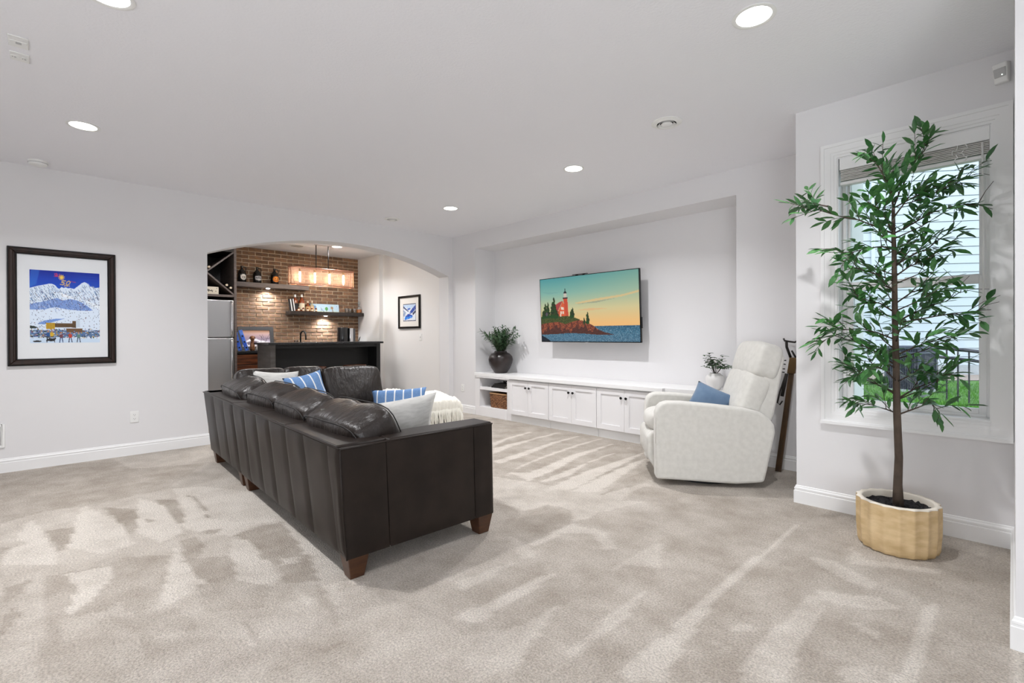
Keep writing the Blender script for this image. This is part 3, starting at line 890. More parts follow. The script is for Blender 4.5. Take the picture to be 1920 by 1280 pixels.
def back_cushion(u, v, z, w, h, d, tilt, yaw, seed, parent=sofa):
    o = puffed_box(w, d, h, 6.0, 20, (0.02, 0.20, 0.03), 0.014, seed, 6.0).build('back_cushion', LEATHERC, parent, smooth=True)
    o.matrix_basis = Matrix.Translation(SU(u, v, z)) @ Matrix.Rotation(yaw, 4, 'Z') @ Matrix.Rotation(tilt, 4, 'X')
    # piping round front and back seams
    mb = MB()
    for sgn in (-1, 1):
        pts = []
        for i in range(41):
            t = 2 * math.pi * i / 40
            c, s_ = math.cos(t), math.sin(t)
            L = (abs(c) ** 6 + abs(s_) ** 6) ** (1 / 6)
            x, zz = c / L * w / 2 * 0.965, s_ / L * h / 2 * 0.965
            pts.append((x, sgn * d / 2 * 0.88, zz))
        mb.tube(pts, 0.0035, 5, cap=False)
    q = mb.build('piping', SEAM, o, smooth=True)
    return o


back_cushion(0.42, 0.235, 0.595, 0.72, 0.40, 0.26, math.radians(24), 0.03, 3)
back_cushion(1.09, 0.225, 0.605, 0.66, 0.40, 0.25, math.radians(22), -0.02, 8)
back_cushion(1.74, 0.225, 0.61, 0.66, 0.40, 0.25, math.radians(22), 0.03, 14)
back_cushion(2.56, 0.215, 0.61, 0.86, 0.41, 0.26, math.radians(24), -0.05, 21)
# return cushions (lean against the short back)
def return_cushion(u, v, z, w, h, d, tilt, seed):
    o = puffed_box(w, d, h, 7.0, 20, (0.02, 0.22, 0.02), 0.012, seed, 6.0).build('back_cushion', LEATHERC, sofa, smooth=True)
    o.matrix_basis = Matrix.Translation(SU(u, v, z)) @ Matrix.Rotation(math.radians(90), 4, 'Z') @ Matrix.Rotation(tilt, 4, 'X')
    return o


return_cushion(2.78, 0.36, 0.655, 0.44, 0.44, 0.22, math.radians(-14), 31)
return_cushion(2.78, 0.74, 0.655, 0.38, 0.44, 0.22, math.radians(-15), 37)
return_cushion(2.72, 1.22, 0.635, 0.62, 0.44, 0.24, math.radians(-17), 44)
# legs: tapered walnut blocks
def leg(u, v, sx=0.0):
    mb = MB(); a, c = 0.055, 0.036
    mb.hexa([(-u - c, v - c, 0), (-u + c, v - c, 0), (-u + c, v + c, 0), (-u - c, v + c, 0)], [(-u - a, v - a, LB + .004), (-u + a, v - a, LB + .004), (-u + a, v + a, LB + .004), (-u - a, v + a, LB + .004)])
    return mb.build('leg', LEGWOOD, sofa, bevel=0.004)


for u, v in ((0.062, 0.066), (0.062, 0.862), (1.90, 0.066), (2.075, 0.066), (3.02, 0.066), (3.02, 2.02), (2.10, 2.02), (1.90, 0.84)):
    leg(u, v)


def on_sofa(u, v, z, right, up, fwd):
    """world matrix from sofa-local centre and local axes"""
    lm = basis(right, fwd, up, SU(u, v, z))
    return WM[sofa.name] @ lm


def cushion(name, mat, w, h, d, u, v, z, facing, tilt, roll, label, group, seed, pinch=0.09, sag=0.0):
    """facing: angle in the sofa plan of the side that looks into the room"""
    o = throw_pillow(w, h, d, pinch, 18, 0.005, seed, sag).build(name, mat, smooth=True, label=label, cat='pillow', group=group)
    o.matrix_basis = WM[sofa.name] @ (Matrix.Translation(SU(u, v, z)) @ Matrix.Rotation(facing, 4, 'Z') @ Matrix.Rotation(tilt, 4, 'X') @ Matrix.Rotation(roll, 4, 'Y'))
    return o


R_ = math.radians
cushion('throw_pillow', GREYP, 0.40, 0.42, 0.15, 2.52, 0.42, 0.665, R_(90), R_(-14), R_(4), 'light grey linen pillow in the sofa corner behind the blue striped one', 'scatter pillows on the sofa', 2)
cushion('throw_pillow', STRIPES, 0.38, 0.40, 0.14, 2.38, 0.66, 0.65, R_(98), R_(-20), R_(-9), 'square blue pillow with white stripes in the sofa corner', 'scatter pillows on the sofa', 5)
cushion('throw_pillow', STRIPES, 0.56, 0.30, 0.13, 2.20, 1.50, 0.505, R_(52), R_(-24), R_(-3), 'long blue lumbar pillow with white stripes beside the cream throw', 'scatter pillows on the sofa', 9)
cushion('throw_pillow', GREYP, 0.72, 0.44, 0.18, 0.54, 0.46, 0.585, R_(82), R_(16), R_(-4), 'pale grey linen pillow leaning at the sofa arm, nearest to the recliner', 'scatter pillows on the sofa', 12)

# cream knitted throw over the chaise end
thr = W('knitted_throw', tuple(WM[sofa.name] @ Vector(SU(2.5, 1.8, 0.47))), SOFA_RZ, 'chunky cream knitted throw with long fringe draped over the chaise end', 'blanket')
inv = WM[thr.name].inverted() @ WM[sofa.name]


def throw_surface(u_, v_):
    # u_: from the archway side over the seat and down the front; v_: across the chaise end
    L = u_ * 1.22
    vv = 1.66 + 0.46 * v_
    if L < 1.08:
        uu, zz = 3.10 - L, 0.485 + 0.06 * (0.5 + 0.5 * math.sin(L * 6 + v_ * 4)) * (0.5 + v_ * .7)
    else:
        dl = L - 1.08
        a = min(dl / 0.10, 1.0)
        uu = 3.10 - 1.08 - 0.06 * math.sin(a * math.pi / 2)
        zz = 0.52 - 0.05 * (1 - math.cos(a * math.pi / 2)) - max(0, dl - 0.08)
    kn = 0.009 * math.sin(v_ * 70 + 1.5 * math.sin(u_ * 40)) * (0.6 + 0.4 * math.sin(u_ * 150 + 3 * noise.noise(Vector((u_ * 5, v_ * 9, 4))))) + 0.016 * noise.noise(Vector((u_ * 9, v_ * 7, 1)))
    if vv > 2.07:
        zz -= (vv - 2.07) * 1.6
    p = Vector(SU(uu, min(vv, 2.115), zz))
    p += Vector((0.5, 0, 0.85)) * kn
    return inv @ p


mb = MB().grid(throw_surface, 110, 60)
o = mb.build('knit_cloth', CREAM, thr, smooth=True)
sd = o.modifiers.new('thick', 'SOLIDIFY'); sd.thickness = 0.014; sd.offset = 1
mb = MB()
for i in range(58):
    v_ = i / 57
    p0 = throw_surface(1.0, v_)
    ln = 0.17 + 0.07 * random.random()
    pts = [p0 + Vector((0.012, 0, 0.01))]
    for k_ in range(1, 5):
        pts.append(pts[-1] + Vector((random.uniform(-.006, .008), random.uniform(-.010, .010), -ln / 4)))
    mb.tube(pts, [0.006, 0.0065, 0.006, 0.005, 0.003], 5)
mb.build('fringe', CREAM, thr, smooth=True, kind='stuff')

# ------------------------------------------------------------------ recliner (local x: front to rear, local y: away from the camera)
rec = W('recliner_armchair', (4.227, -1.218, 0), math.atan2(.61, .792), 'ivory fabric recliner armchair with curved arms beside the white cabinets', 'armchair')
ARM = [(-0.004, 0.052), (-0.007, 0.336), (-0.006, 0.567), (0.01, 0.614), (0.039, 0.644), (0.087, 0.659), (0.2, 0.659), (0.438, 0.640), (0.672, 0.615), (0.768, 0.592), (0.836, 0.55), (0.874, 0.494), (0.882, 0.434), (0.862, 0.34), (0.824, 0.155), (0.801, 0.054), (0.747, 0.046), (0.6, 0.032), (0.397, 0.037), (0.198, 0.046)]
RW = 0.74
for y0, y1 in ((0.0, 0.125), (RW - 0.125, RW)):
    MB().prism(ARM, 'y', y0, y1).build('arm', RECL, rec, bevel=0.022, seg=4, smooth='auto')
    # welt along the outer edge of the arm
    mb = MB()
    yy = y0 + 0.012 if y0 == 0 else y1 - 0.012
    pts = [(s_ * 0.985 + 0.004, yy, z_ * 0.99 - 0.001) for s_, z_ in ARM[1:13]]
    mb.tube(pts, 0.004, 6); mb.build('piping', RECL, rec, smooth=True)
MB().prism([(0.02, 0.06), (0.80, 0.06), (0.84, 0.34), (0.05, 0.34)], 'y', 0.12, RW - 0.12).build('seat_base', RECL, rec, bevel=0.01, smooth='auto')
# seat cushion and footrest front
o = puffed_box(0.66, RW - 0.24, 0.19, 4, 14, (0.05, 0.0, 0.10), 0.003, 4).build('seat_cushion', RECL, rec, smooth=True)
o.matrix_basis = Matrix.Translation((0.30, RW / 2, 0.455)) @ Matrix.Rotation(R_(3), 4, 'Y')
mb = MB().prism([(-0.055, 0.20), (-0.058, 0.36), (-0.02, 0.40), (0.06, 0.40), (0.06, 0.08), (0.02, 0.07)], 'y', 0.118, RW - 0.118)
mb.build('footrest', RECL, rec, bevel=0.018, seg=3, smooth='auto')
# back: outer shell and two soft cushions
SH = [(0.70, 0.45), (0.86, 0.43), (0.905, 0.555), (0.985, 1.0), (0.975, 1.03), (0.93, 1.055), (0.88, 1.04)]
MB().prism(SH, 'y', 0.09, RW - 0.09).build('back_shell', RECL, rec, bevel=0.02, seg=3, smooth='auto')


def rec_cushion(cs, cz, w, d, h, tilt, seed, crown):
    o = puffed_box(d, w, h, 4.8, 18, crown, 0.007, seed, 8.0).build('back_cushion', RECL, rec, smooth=True)
    o.matrix_basis = Matrix.Translation((cs, RW / 2, cz)) @ Matrix.Rotation(tilt, 4, 'Y')
    return o


rec_cushion(0.864, 0.968, RW - 0.13, 0.21, 0.30, R_(17), 5, (0.12, 0.0, 0.05))
rec_cushion(0.765, 0.705, RW - 0.15, 0.20, 0.40, R_(19), 6, (0.08, 0.0, 0.02))
# swivel base under the rocking body
mb = MB().lathe([(0.0, 0.0), (0.27, 0.0), (0.27, 0.02), (0.20, 0.028), (0.16, 0.06), (0, 0.06)], (0.42, RW / 2, 0), 28)
mb.build('swivel_base', VOID, rec, smooth='auto')
MB().box(0.86, 0.885, RW / 2 - .02, RW / 2 + .02, 0.37, 0.40).build('release_tab', GREYPL, rec, bevel=0.004)
# small blue pillow
o = throw_pillow(0.32, 0.24, 0.13, 0.06, 18, 0.005, 21).build('small_pillow', BLUEP, smooth=True, label='small plain blue pillow resting on the recliner seat', cat='pillow')
o.matrix_basis = WM[rec.name] @ (Matrix.Translation((0.50, 0.36, 0.625)) @ Matrix.Rotation(R_(-14), 4, 'Z') @ Matrix.Rotation(R_(-22), 4, 'X') @ Matrix.Rotation(R_(24), 4, 'Y'))
# ------------------------------------------------------------------ built-in cabinets under the television
KN = [(0.0, 0.0), (0.006, 0.0), (0.006, 0.012), (0.014, 0.016), (0.0155, 0.022), (0.012, 0.028), (0.0, 0.029)]


def cabinet(x0, x1, idx, label):
    c = W('base_cabinet', ((x0 + x1) / 2, 0.17, 0), 0, label, 'cabinet', 'white cabinets under the television')
    mb = MB(); mb.box(x0 + .001, x1 - .001, -0.040, 0.398, 0.100, 0.583); mb.build('body', CAB, c, world=True)
    MB().box(x0 + .001, x1 - .001, -0.022, 0.10, 0.0, 0.100).build('toe_kick', TRIM, c, world=True, bevel=0.002)
    xm = (x0 + x1) / 2
    for (a, b, kx) in ((x0 + .003, xm - .0015, xm - .032), (xm + .0015, x1 - .003, xm + .032)):
        z0, z1 = 0.108, 0.570
        mb = MB()
        mb.box(a, b, -0.052, -0.040, z0, z1)
        fw = 0.058
        mb.box(a, a + fw, -0.062, -0.050, z0, z1); mb.box(b - fw, b, -0.062, -0.050, z0, z1)
        mb.box(a + fw, b - fw, -0.062, -0.050, z0, z0 + fw); mb.box(a + fw, b - fw, -0.062, -0.050, z1 - fw, z1)
        # small bevel strip inside the frame
        d = mb.build('door', CAB, c, world=True)
        mx = Matrix.Translation((kx, -0.062, 0.484)) @ Matrix.Rotation(R_(90), 4, 'X')
        MB().lathe(KN, n=14, mx=mx).build('knob', BLACK, d, world=True, smooth='auto')
    return c


cabinet(1.342, 2.068, 0, 'white two-door shaker cabinet next to the open bookshelf')
cabinet(2.070, 2.810, 1, 'middle white two-door shaker cabinet under the television')
cabinet(2.812, 3.560, 2, 'white two-door shaker cabinet half hidden by the recliner')


def bookcase(x0, x1, label):
    bc = W('open_bookcase', ((x0 + x1) / 2, 0.17, 0), 0, label, 'bookcase')
    y0 = -0.016
    MB().box(x0, x0 + .10, y0, 0.398, 0, 0.585).build('side_panel', CAB, bc, world=True, bevel=0.002)
    MB().box(x1 - .085, x1, y0, 0.398, 0, 0.585).build('side_panel', CAB, bc, world=True, bevel=0.002)
    MB().box(x0 + .10, x1 - .085, y0 - .006, 0.398, 0, 0.140).build('plinth', CAB, bc, world=True, bevel=0.003)
    MB().box(x0 + .10, x1 - .085, y0 + .004, 0.39, 0.388, 0.428).build('shelf', CAB, bc, world=True, bevel=0.002)
    MB().box(x0 + .10, x1 - .085, 0.385, 0.398, 0.14, 0.585).build('back_panel', CAB, bc, world=True)
    MB().box(x0 + .02, x1 - .02, y0 - .012, y0 + .02, 0.562, 0.586).build('top_moulding', CAB, bc, world=True, bevel=0.006)
    return bc


bookcase(0.56, 1.338, 'white open bookcase with one shelf below the dark vase')
bookcase(3.565, 4.37, 'white bookcase unit behind the recliner, right end of the built-in')
mb = MB()
mb.prism([(0.553, -0.03), (1.30, -0.03), (1.30, -0.085), (3.66, -0.085), (3.66, -0.03), (4.373, -0.03), (4.373, 0.398), (0.553, 0.398)], 'z', 0.586, 0.634)
mb.build('cabinet_worktop', COUNTER, bevel=0.004, label='long white top running over the cabinets below the television', cat='countertop')

# basket and dark books in the bookcase
bk = W('wicker_basket', (1.035, 0.17, 0.141), 0, 'brown woven wicker basket on the lower bookcase shelf', 'basket')


def basket_fn(u, v):
    t = 2 * math.pi * u
    c, s_ = math.cos(t), math.sin(t)
    L = (abs(c) ** 8 + abs(s_) ** 8) ** (1 / 8)
    k_ = 1 + 0.02 * math.sin(u * 2 * math.pi * 26 + (int(v * 11) % 2) * math.pi) + .015 * math.sin(v * 11 * math.pi) ** 2
    g = 0.92 + 0.08 * v
    return (c / L * 0.20 * k_ * g, s_ / L * 0.165 * k_ * g, 0.205 * v)


WICK = pbr('woven_seagrass', (84, 52, 31), 0.7, vary=(38, (150, 104, 68), 3), bump=(70, 0.9, 0.01))
MB().grid(basket_fn, 150, 56, wrap_u=True).build('woven_body', WICK, bk, smooth=True)
mb = MB()
mb.tube([basket_fn(i / 48, 1.0) for i in range(49)], 0.011, 6, cap=False); mb.build('rim', pbr('wicker_rim', (176, 136, 96), 0.7), bk, smooth=True)
MB().box(-.175, .175, -.14, .14, 0.004, 0.012).build('bottom', WICK, bk)
BOOKS = pbr('black_book_cloth', (34, 32, 32), 0.6)
PAPER = pbr('page_paper', (208, 202, 190), 0.9)
for i, (x, w_, h0, h1, lab) in enumerate(((1.03, .30, .428, .452, 'black book at the bottom of the bookcase stack'), (1.05, .27, .452, .474, 'black book in the middle of the bookcase stack'), (1.07, .24, .474, .494, 'black book on top of the bookcase stack'))):
    k_ = W('stacked_book', (x, 0.12, h0), R_(4 * i - 3), lab, 'book', 'books lying in the bookcase')
    mb = MB(); mb.box(-w_ / 2, w_ / 2, -.10, .10, 0, .004); mb.box(-w_ / 2, w_ / 2, -.10, .10, h1 - h0 - .004, h1 - h0); mb.box(-w_ / 2, w_ / 2, -.10, -.096, 0, h1 - h0)
    mb.build('cover', BOOKS, k_)
    MB().box(-w_ / 2 + .006, w_ / 2 - .006, -.094, .094, .0045, h1 - h0 - .0045).build('pages', PAPER, k_)
rk = W('black_bead_garland', (1.13, 0.10, 0.494), 0, 'small black bead garland lying on the bookcase books', 'ornament')
mb = MB()
for i in range(16):
    t = i / 16 * 2 * math.pi
    mb.lathe([(0, -.011), (.008, -.008), (.011, 0), (.008, .008), (0, .011)], (.052 * math.cos(t), .036 * math.sin(t), .012 + (.016 if i % 3 == 0 else 0)), 8)
mb.build('beads', BLACK, rk, smooth=True)

# ------------------------------------------------------------------ television on its wall arm
TVC = (2.468, 0.20, 1.52)
tv = W('wall_television', TVC, 0, 'flat television showing a lighthouse picture on the niche wall', 'television')
TT = Matrix.Translation((0, 0, 0)) @ Matrix.Rotation(R_(2.6), 4, 'X')
tw, th_ = 0.765, 0.425
mb = MB().box(-tw, tw, 0.004, 0.030, -th_, th_, TT)
mb.build('panel', pbr('tv_black_shell', (20, 20, 21), 0.4), tv, bevel=0.003)
mb = MB()
for q in ((-tw, -tw + .008, -th_, th_), (tw - .008, tw, -th_, th_), (-tw, tw, -th_, -th_ + .011), (-tw, tw, th_ - .008, th_)):
    mb.box(q[0], q[1], -0.003, 0.006, q[2], q[3], TT)
mb.build('bezel', pbr('tv_bezel', (28, 28, 29), 0.3, 0.5), tv)
cv = Canvas(260, 146)
cv.vgrad([(0, (86, 158, 162)), (.25, (138, 186, 172)), (.5, (214, 208, 160)), (.72, (250, 196, 128)), (1, (252, 180, 110))])
lit = np.clip((cv.X - .2) * .5, 0, .5)[..., None]
cv.a = cv.a * (1 - lit * .5) + np.array([252, 206, 140]) / 255 * lit * .5
for pts, c, a_ in (([(.38, .41), (.60, .365), (.86, .33), (1, .285), (1, .315), (.85, .36), (.6, .40), (.42, .425)], (232, 196, 140), .75), ([(.40, .43), (.62, .40), (.8, .375), (.6, .425)], (148, 150, 132), .6), ([(.40, .52), (.55, .50), (.72, .515), (.55, .535)], (236, 180, 130), .6), ([(0, .2), (.25, .23), (.1, .25)], (120, 170, 164), .5)):
    cv.poly(pts, c, a_)
sea = cv.Y > .765
cv.vgrad([(.765, (44, 92, 122)), (.85, (70, 120, 146)), (1, (84, 122, 146))], sea)
cv.speck(sea, (150, 180, 196), .20, .7, 1); cv.speck(sea, (38, 66, 92), .22, .6, 2)
rock = cv.inside([(0, .70), (.08, .66), (.2, .63), (.3, .61), (.38, .66), (.46, .68), (.52, .72), (.57, .76), (.62, .82), (.68, .86), (.77, .895), (.60, .895), (.45, .875), (.3, .87), (.15, .885), (0, .89)])
cv.put(rock, (142, 76, 56)); cv.speck(rock, (196, 106, 70), .33, .9, 3); cv.speck(rock, (74, 44, 44), .30, .9, 4)
low = rock & (cv.Y > .80 + .03 * np.sin(cv.X * 23 + 1) + .025 * np.sin(cv.X * 61) + .02 * np.sin(cv.X * 137)); cv.put(low, (64, 44, 44), .7)
ridg = rock & (np.sin(cv.X * 95 + cv.Y * 60 + 3 * np.sin(cv.Y * 30)) > .55); cv.put(ridg, (84, 46, 42), .55)
grn = cv.inside([(0, .62), (.10, .60), (.25, .585), (.36, .62), (.44, .665), (.34, .70), (.28, .73), (.2, .69), (.1, .70), (0, .72)])
cv.put(grn, (72, 84, 46)); cv.speck(grn, (44, 56, 34), .4, .9, 5); cv.speck(grn, (112, 118, 62), .15, .9, 6)
cv.poly([(0, .90), (.04, .93), (.10, .985), (.1, 1), (0, 1)], (30, 38, 50))
cv.poly([(.165, .43), (.215, .385), (.255, .365), (.20, .52), (.16, .52)], (176, 72, 72))        # roof
cv.poly([(.255, .37), (.285, .47), (.288, .60), (.21, .60), (.205, .52)], (224, 100, 66))         # gable
cv.poly([(.16, .52), (.21, .52), (.215, .60), (.17, .60)], (170, 84, 60))
cv.poly([(.262, .33), (.308, .33), (.315, .60), (.285, .60)], (206, 84, 62))                     # tower
cv.rect(.257, .315, .311, .335, (52, 48, 52)); cv.rect(.268, .255, .30, .315, (206, 196, 184)); cv.poly([(.262, .255), (.285, .205), (.306, .255)], (44, 46, 54)); cv.rect(.281, .18, .287, .22, (40, 42, 48))
for x, y in ((.228, .53), (.25, .53), (.236, .46), (.25, .465), (.222, .57)):
    cv.rect(x, y, x + .014, y + .04, (240, 226, 206))
for x, y, s_ in ((.055, .42, .06), (.085, .40, .05), (.03, .52, .04), (.155, .33, .075), (.135, .42, .06), (.175, .50, .06), (.36, .50, .035), (.345, .54, .03), (.515, .58, .035), (.48, .655, .012)):
    for j in range(9):
        yy = y + ((.725 if x > .45 else .625) - y) * j / 9
        cv.ell(x + .006 * math.sin(j * 2.3), yy, s_ * (.12 + .5 * j / 9) * (.8 if j % 2 else 1), .028, (40 + 14 * (j % 2), 56 + 10 * (j % 3), 40))
cv.ell(.07, .565, .012, .03, (92, 84, 96))
P_ = [TT @ Vector(p) for p in ((-tw + .008, -.0035, th_ - .008), (tw - .008, -.0035, th_ - .008), (tw - .008, -.0035, -th_ + .011), (-tw + .008, -.0035, -th_ + .011))]
P_ = [WM[tv.name] @ p for p in P_]
cv.sheet('screen', print_mat('screen_picture', 0.86, 0.25), *P_, parent=tv)
mb = MB(); mb.box(-.20, .03, -.004, .02, th_ + .006, th_ + .014, TT); mb.box(-.15, -.12, .0, .02, th_ - .002, th_ + .007, TT); mb.box(-.04, -.02, .0, .02, th_ - .002, th_ + .007, TT)
mb.build('light_bar', pbr('tv_black_shell', (20, 20, 21)), tv)
MB().box(tw + .001, tw + .012, .006, .026, -.26, -.13, TT).build('streaming_stick', pbr('tv_black_shell', (20, 20, 21)), tv, bevel=0.003)
MB().box(-.025, .025, -.006, .006, -th_ - .008, -th_ + .002, TT).build('sensor_tab', GREYPL, tv, bevel=0.002)
mb = MB(); mb.box(-.25, .25, .028, .04, -.2, .2, TT); mb.box(-.05, .05, .04, .19, -.05, .05); mb.box(-.22, .22, .186, .199, -.14, .14)
mb.build('wall_arm', BLACK, tv)

# ------------------------------------------------------------------ dark vase with olive branches
va = W('dark_vase', (0.915, 0.18, 0.634), 0, 'round dark bronze vase on the left end of the white top', 'vase')
VP = [(0.0, 0.0), (0.088, 0.0), (0.095, 0.01), (0.135, 0.07), (0.172, 0.15), (0.180, 0.20), (0.170, 0.245), (0.135, 0.285), (0.098, 0.302), (0.090, 0.315), (0.094, 0.322), (0.084, 0.322), (0.080, 0.30), (0.0, 0.26)]
MB().lathe(VP, n=40).build('body', VASEM, va, smooth=True)
ol = W('olive_branches', (0.915, 0.18, 0.634 + 0.265), 0, 'bunch of leafy olive branches standing in the dark vase', 'branches')


def leaf_quad(mb, p, d, n, L, wd, curve=0.15):
    """pointed leaf: 6 faces folded along its rib"""
    d = d.normalized(); sd = d.cross(n)
    if sd.length < 1e-5:
        sd = d.orthogonal()
    sd.normalize(); n = sd.cross(d).normalized()
    pr = [(0, 0), (.25, .75), (.55, 1), (.8, .6), (1, 0)]
    vs = []
    for t, w_ in pr:
        c = p + d * (L * t) - n * (curve * L * t * t)
        if w_ == 0:
            vs.append(c)
        else:
            vs += [c + sd * wd * w_ / 2 + n * wd * .12, c, c - sd * wd * w_ / 2 + n * wd * .12]
    fs = [(0, 1, 2), (0, 2, 3), (1, 4, 5, 2), (2, 5, 6, 3), (4, 7, 8, 5), (5, 8, 9, 6), (7, 10, 8), (8, 10, 9)]
    mb.add(vs, fs)


rr = random.Random(11)
for i in range(38):
    az = i * 2.4 + rr.uniform(-.3, .3)
    spread = rr.uniform(.12, 1.25)
    ln = rr.uniform(.26, .42)
    pts = []
    for j in range(7):
        t = j / 6
        el = spread * t ** 0.8
        pts.append(Vector((.05 * math.cos(az) * min(1, spread) + math.cos(az) * math.sin(el) * ln * t * .95, .045 * math.sin(az) + math.sin(az) * math.sin(el) * ln * t * (.45 if math.sin(az) > 0 else .8), ln * t * math.cos(el * .7) * 1.05)))
        pts[-1].y = min(pts[-1].y, .13); pts[-1].x = max(pts[-1].x, -.27)
    st = W('branch', (0, 0, 0), 0, parent=ol) if False else None
    mb = MB().tube(pts, [.0032 - .0003 * j for j in range(7)], 5)
    stem = mb.build('stem', TWIG, ol, smooth=True)
    ml = MB()
    for j in range(30):
        t = .16 + .84 * j / 29
        k_ = min(int(t * 6), 5)
        q = pts[k_].lerp(pts[k_ + 1], t * 6 - k_)
        ax = (pts[k_ + 1] - pts[k_]).normalized()
        side = ax.orthogonal(); side.rotate(Matrix.Rotation(j * 2.2 + i, 3, ax))
        leaf_quad(ml, q, (ax * .8 + side * .75), Vector((0, 0, 1)) + side * .3, rr.uniform(.052, .078), rr.uniform(.017, .025), rr.uniform(0, .3))
    ml.build('leaf_sprays', LEAF2, stem, smooth=True, kind='stuff')

# small white vase behind the recliner
v2 = W('small_white_vase', (4.10, 0.16, 0.634), 0, 'white rounded vase behind the recliner back', 'vase')
MB().lathe([(0, 0), (.045, 0), (.05, .008), (.075, .05), (.088, .095), (.086, .125), (.070, .148), (.052, .158), (.050, .166), (.044, .166), (.046, .152), (0, .12)], n=30).build('body', WHITECER, v2, smooth=True)
g2 = W('small_green_plant', (4.10, 0.16, 0.634 + .135), 0, 'small dark green leafy plant in the white vase', 'plant')
for i in range(18):
    az = i * 2.399; sp = rr.uniform(.3, 1.2); ln = rr.uniform(.10, .19)
    tip = Vector((math.cos(az) * math.sin(sp) * ln, math.sin(az) * math.sin(sp) * ln * .8, .03 + math.cos(sp) * ln))
    pts = [Vector((0, 0, 0)), tip * .5 + Vector((0, 0, .03)), tip]
    st = MB().tube(pts, [.002, .0018, .0012], 5).build('stem', TWIG, g2, smooth=True)
    ml = MB()
    for j in range(9):
        q = pts[1].lerp(pts[2], j / 5)
        a2_ = j * 2.1 + i
        leaf_quad(ml, q, Vector((math.cos(a2_), math.sin(a2_), rr.uniform(-.2, .6))), Vector((0, 0, 1)), rr.uniform(.042, .058), rr.uniform(.026, .036), .2)
    ml.build('leaf_sprays', LEAF3, st, smooth=True, kind='stuff')

# ------------------------------------------------------------------ wooden ski leaning in the nook
WOODSKI = pbr('aged_ski_wood', (96, 70, 42), 0.4, vary=(6, (62, 44, 28), 5, (4, 4, .6)), coat=0.2)
LSTRAP = pbr('black_leather_strap', (34, 28, 24), 0.5)
sk = W('wooden_ski', (4.766, -0.118, 0), 0, 'old dark wooden ski with leather straps leaning in the corner behind the recliner', 'ski')
top = Vector((0.100, 0.080, 0.985))
MB().hexa([(-.024, -.012, .0), (.024, -.012, .0), (.024, .012, .0), (-.024, .012, .0)], [tuple(top + Vector(q)) for q in ((-.020, -.010, 0), (.020, -.010, 0), (.020, .010, 0), (-.020, .010, 0))]).build('shaft', WOODSKI, sk, bevel=0.005)


def along(t, dx=0, dy=0, dz=0):
    return top * t + Vector((dx, dy, dz))


mb = MB(); mb.hexa([tuple(along(.86, *q)) for q in ((-.030, -.026, 0), (.030, -.026, 0), (.030, .014, 0), (-.030, .014, 0))], [tuple(along(1.0, *q)) for q in ((-.026, -.026, 0), (.03, -.026, 0), (.03, .014, 0), (-.026, .014, 0))])
mb.build('binding_plate', pbr('tarnished_brass', (104, 82, 54), 0.4, 0.7), sk, bevel=0.006)
mb = MB()
for a_, b_ in ((.87, .90), (.94, .975)):
    mb.tube([along(a_, -.045, -.034), along(a_, -.075, -.036, .004), along(b_, -.078, -.036), along(b_, -.045, -.034)], .005, 6)
mb.build('buckle', pbr('dark_iron', (44, 40, 38), 0.4, 0.6), sk, smooth=True)
mb = MB(); mb.tube([along(.84, -.04, -.024), along(.70, -.062, -.03), along(.60, -.07, -.03), along(.585, -.05, -.028), along(.62, -.034, -.022)], .006, 6)
mb.tube([along(.86, -.03, -.025), along(.66, -.042, -.026)], .014, 6)
mb.build('leather_strap', LSTRAP, sk, smooth=True)
mb = MB(); mb.tube([along(1.0, -.02, -.01), along(1.0, -.05, -.012, .09), along(1.0, -.052, -.012, .135)], .011, 8)
mb.tube([along(1.0, .02, -.01), along(1.0, -.012, -.01, .06)], .008, 8); mb.tube([along(1.0, .03, 0), along(1.0, .035, 0, .12)], .010, 8)
mb.tube([along(1.0, -.075, -.012, .165), along(1.0, -.066, -.012, .145), along(1.0, -.03, -.012, .138), along(1.0, .01, -.008, .132), along(1.0, .05, -.004, .15)], .008, 8)
mb.build('hooked_grip', pbr('dark_iron', (44, 40, 38), 0.4, 0.6), sk, smooth=True)

# ------------------------------------------------------------------ potted tree by the window
POT = (5.73, -1.272)
pot = W('fluted_planter', (POT[0], POT[1], 0), 0, 'round fluted sand coloured planter below the window', 'planter')
NFL = 18


def flute(th, i):
    return 1 + 0.055 * ((1 - abs(math.sin(th * NFL / 2))) - 0.36)


PP = [(0.0, 0.0), (0.158, 0.0), (0.170, 0.008), (0.178, 0.03), (0.184, 0.12), (0.185, 0.2), (0.184, 0.262)]
MB().lathe(PP, n=208, mod=flute, cap=False).build('body', POTMAT, pot, smooth=True)
MB().lathe([(0.183, 0.262), (0.182, 0.268), (0.160, 0.268), (0.157, 0.262), (0.156, 0.20)], n=208, mod=lambda t, i: flute(t, i) if i < 2 else 1, cap=False).build('rim', POTRIM, pot, smooth=True)
o = MB().grid(lambda u, v: (v * .157 * math.cos(2 * math.pi * u), v * .157 * math.sin(2 * math.pi * u), .232 + .012 * noise.noise(Vector((math.cos(2 * math.pi * u) * v * 9, math.sin(2 * math.pi * u) * v * 9, 0))) + .006 * noise.noise(Vector((math.cos(2 * math.pi * u) * v * 40, math.sin(2 * math.pi * u) * v * 40, 0)))), 60, 26, wrap_u=True).build('soil', SOIL, pot, smooth=False)

tree = W('artificial_tree', (POT[0], POT[1], 0.225), 0, 'tall slender green leafy tree in the fluted planter before the window', 'tree')
TB = Vector((POT[0], POT[1], 0))
RGT = Vector((.6959, .7181, 0)); FWD = Vector((-.7181, .6959, 0))
# the drawing plane of the branches faces into the room corner


def tp(r, z, d=0.0):
    return Vector(RGT * r + FWD * d) + Vector((0, 0, z - 0.225))


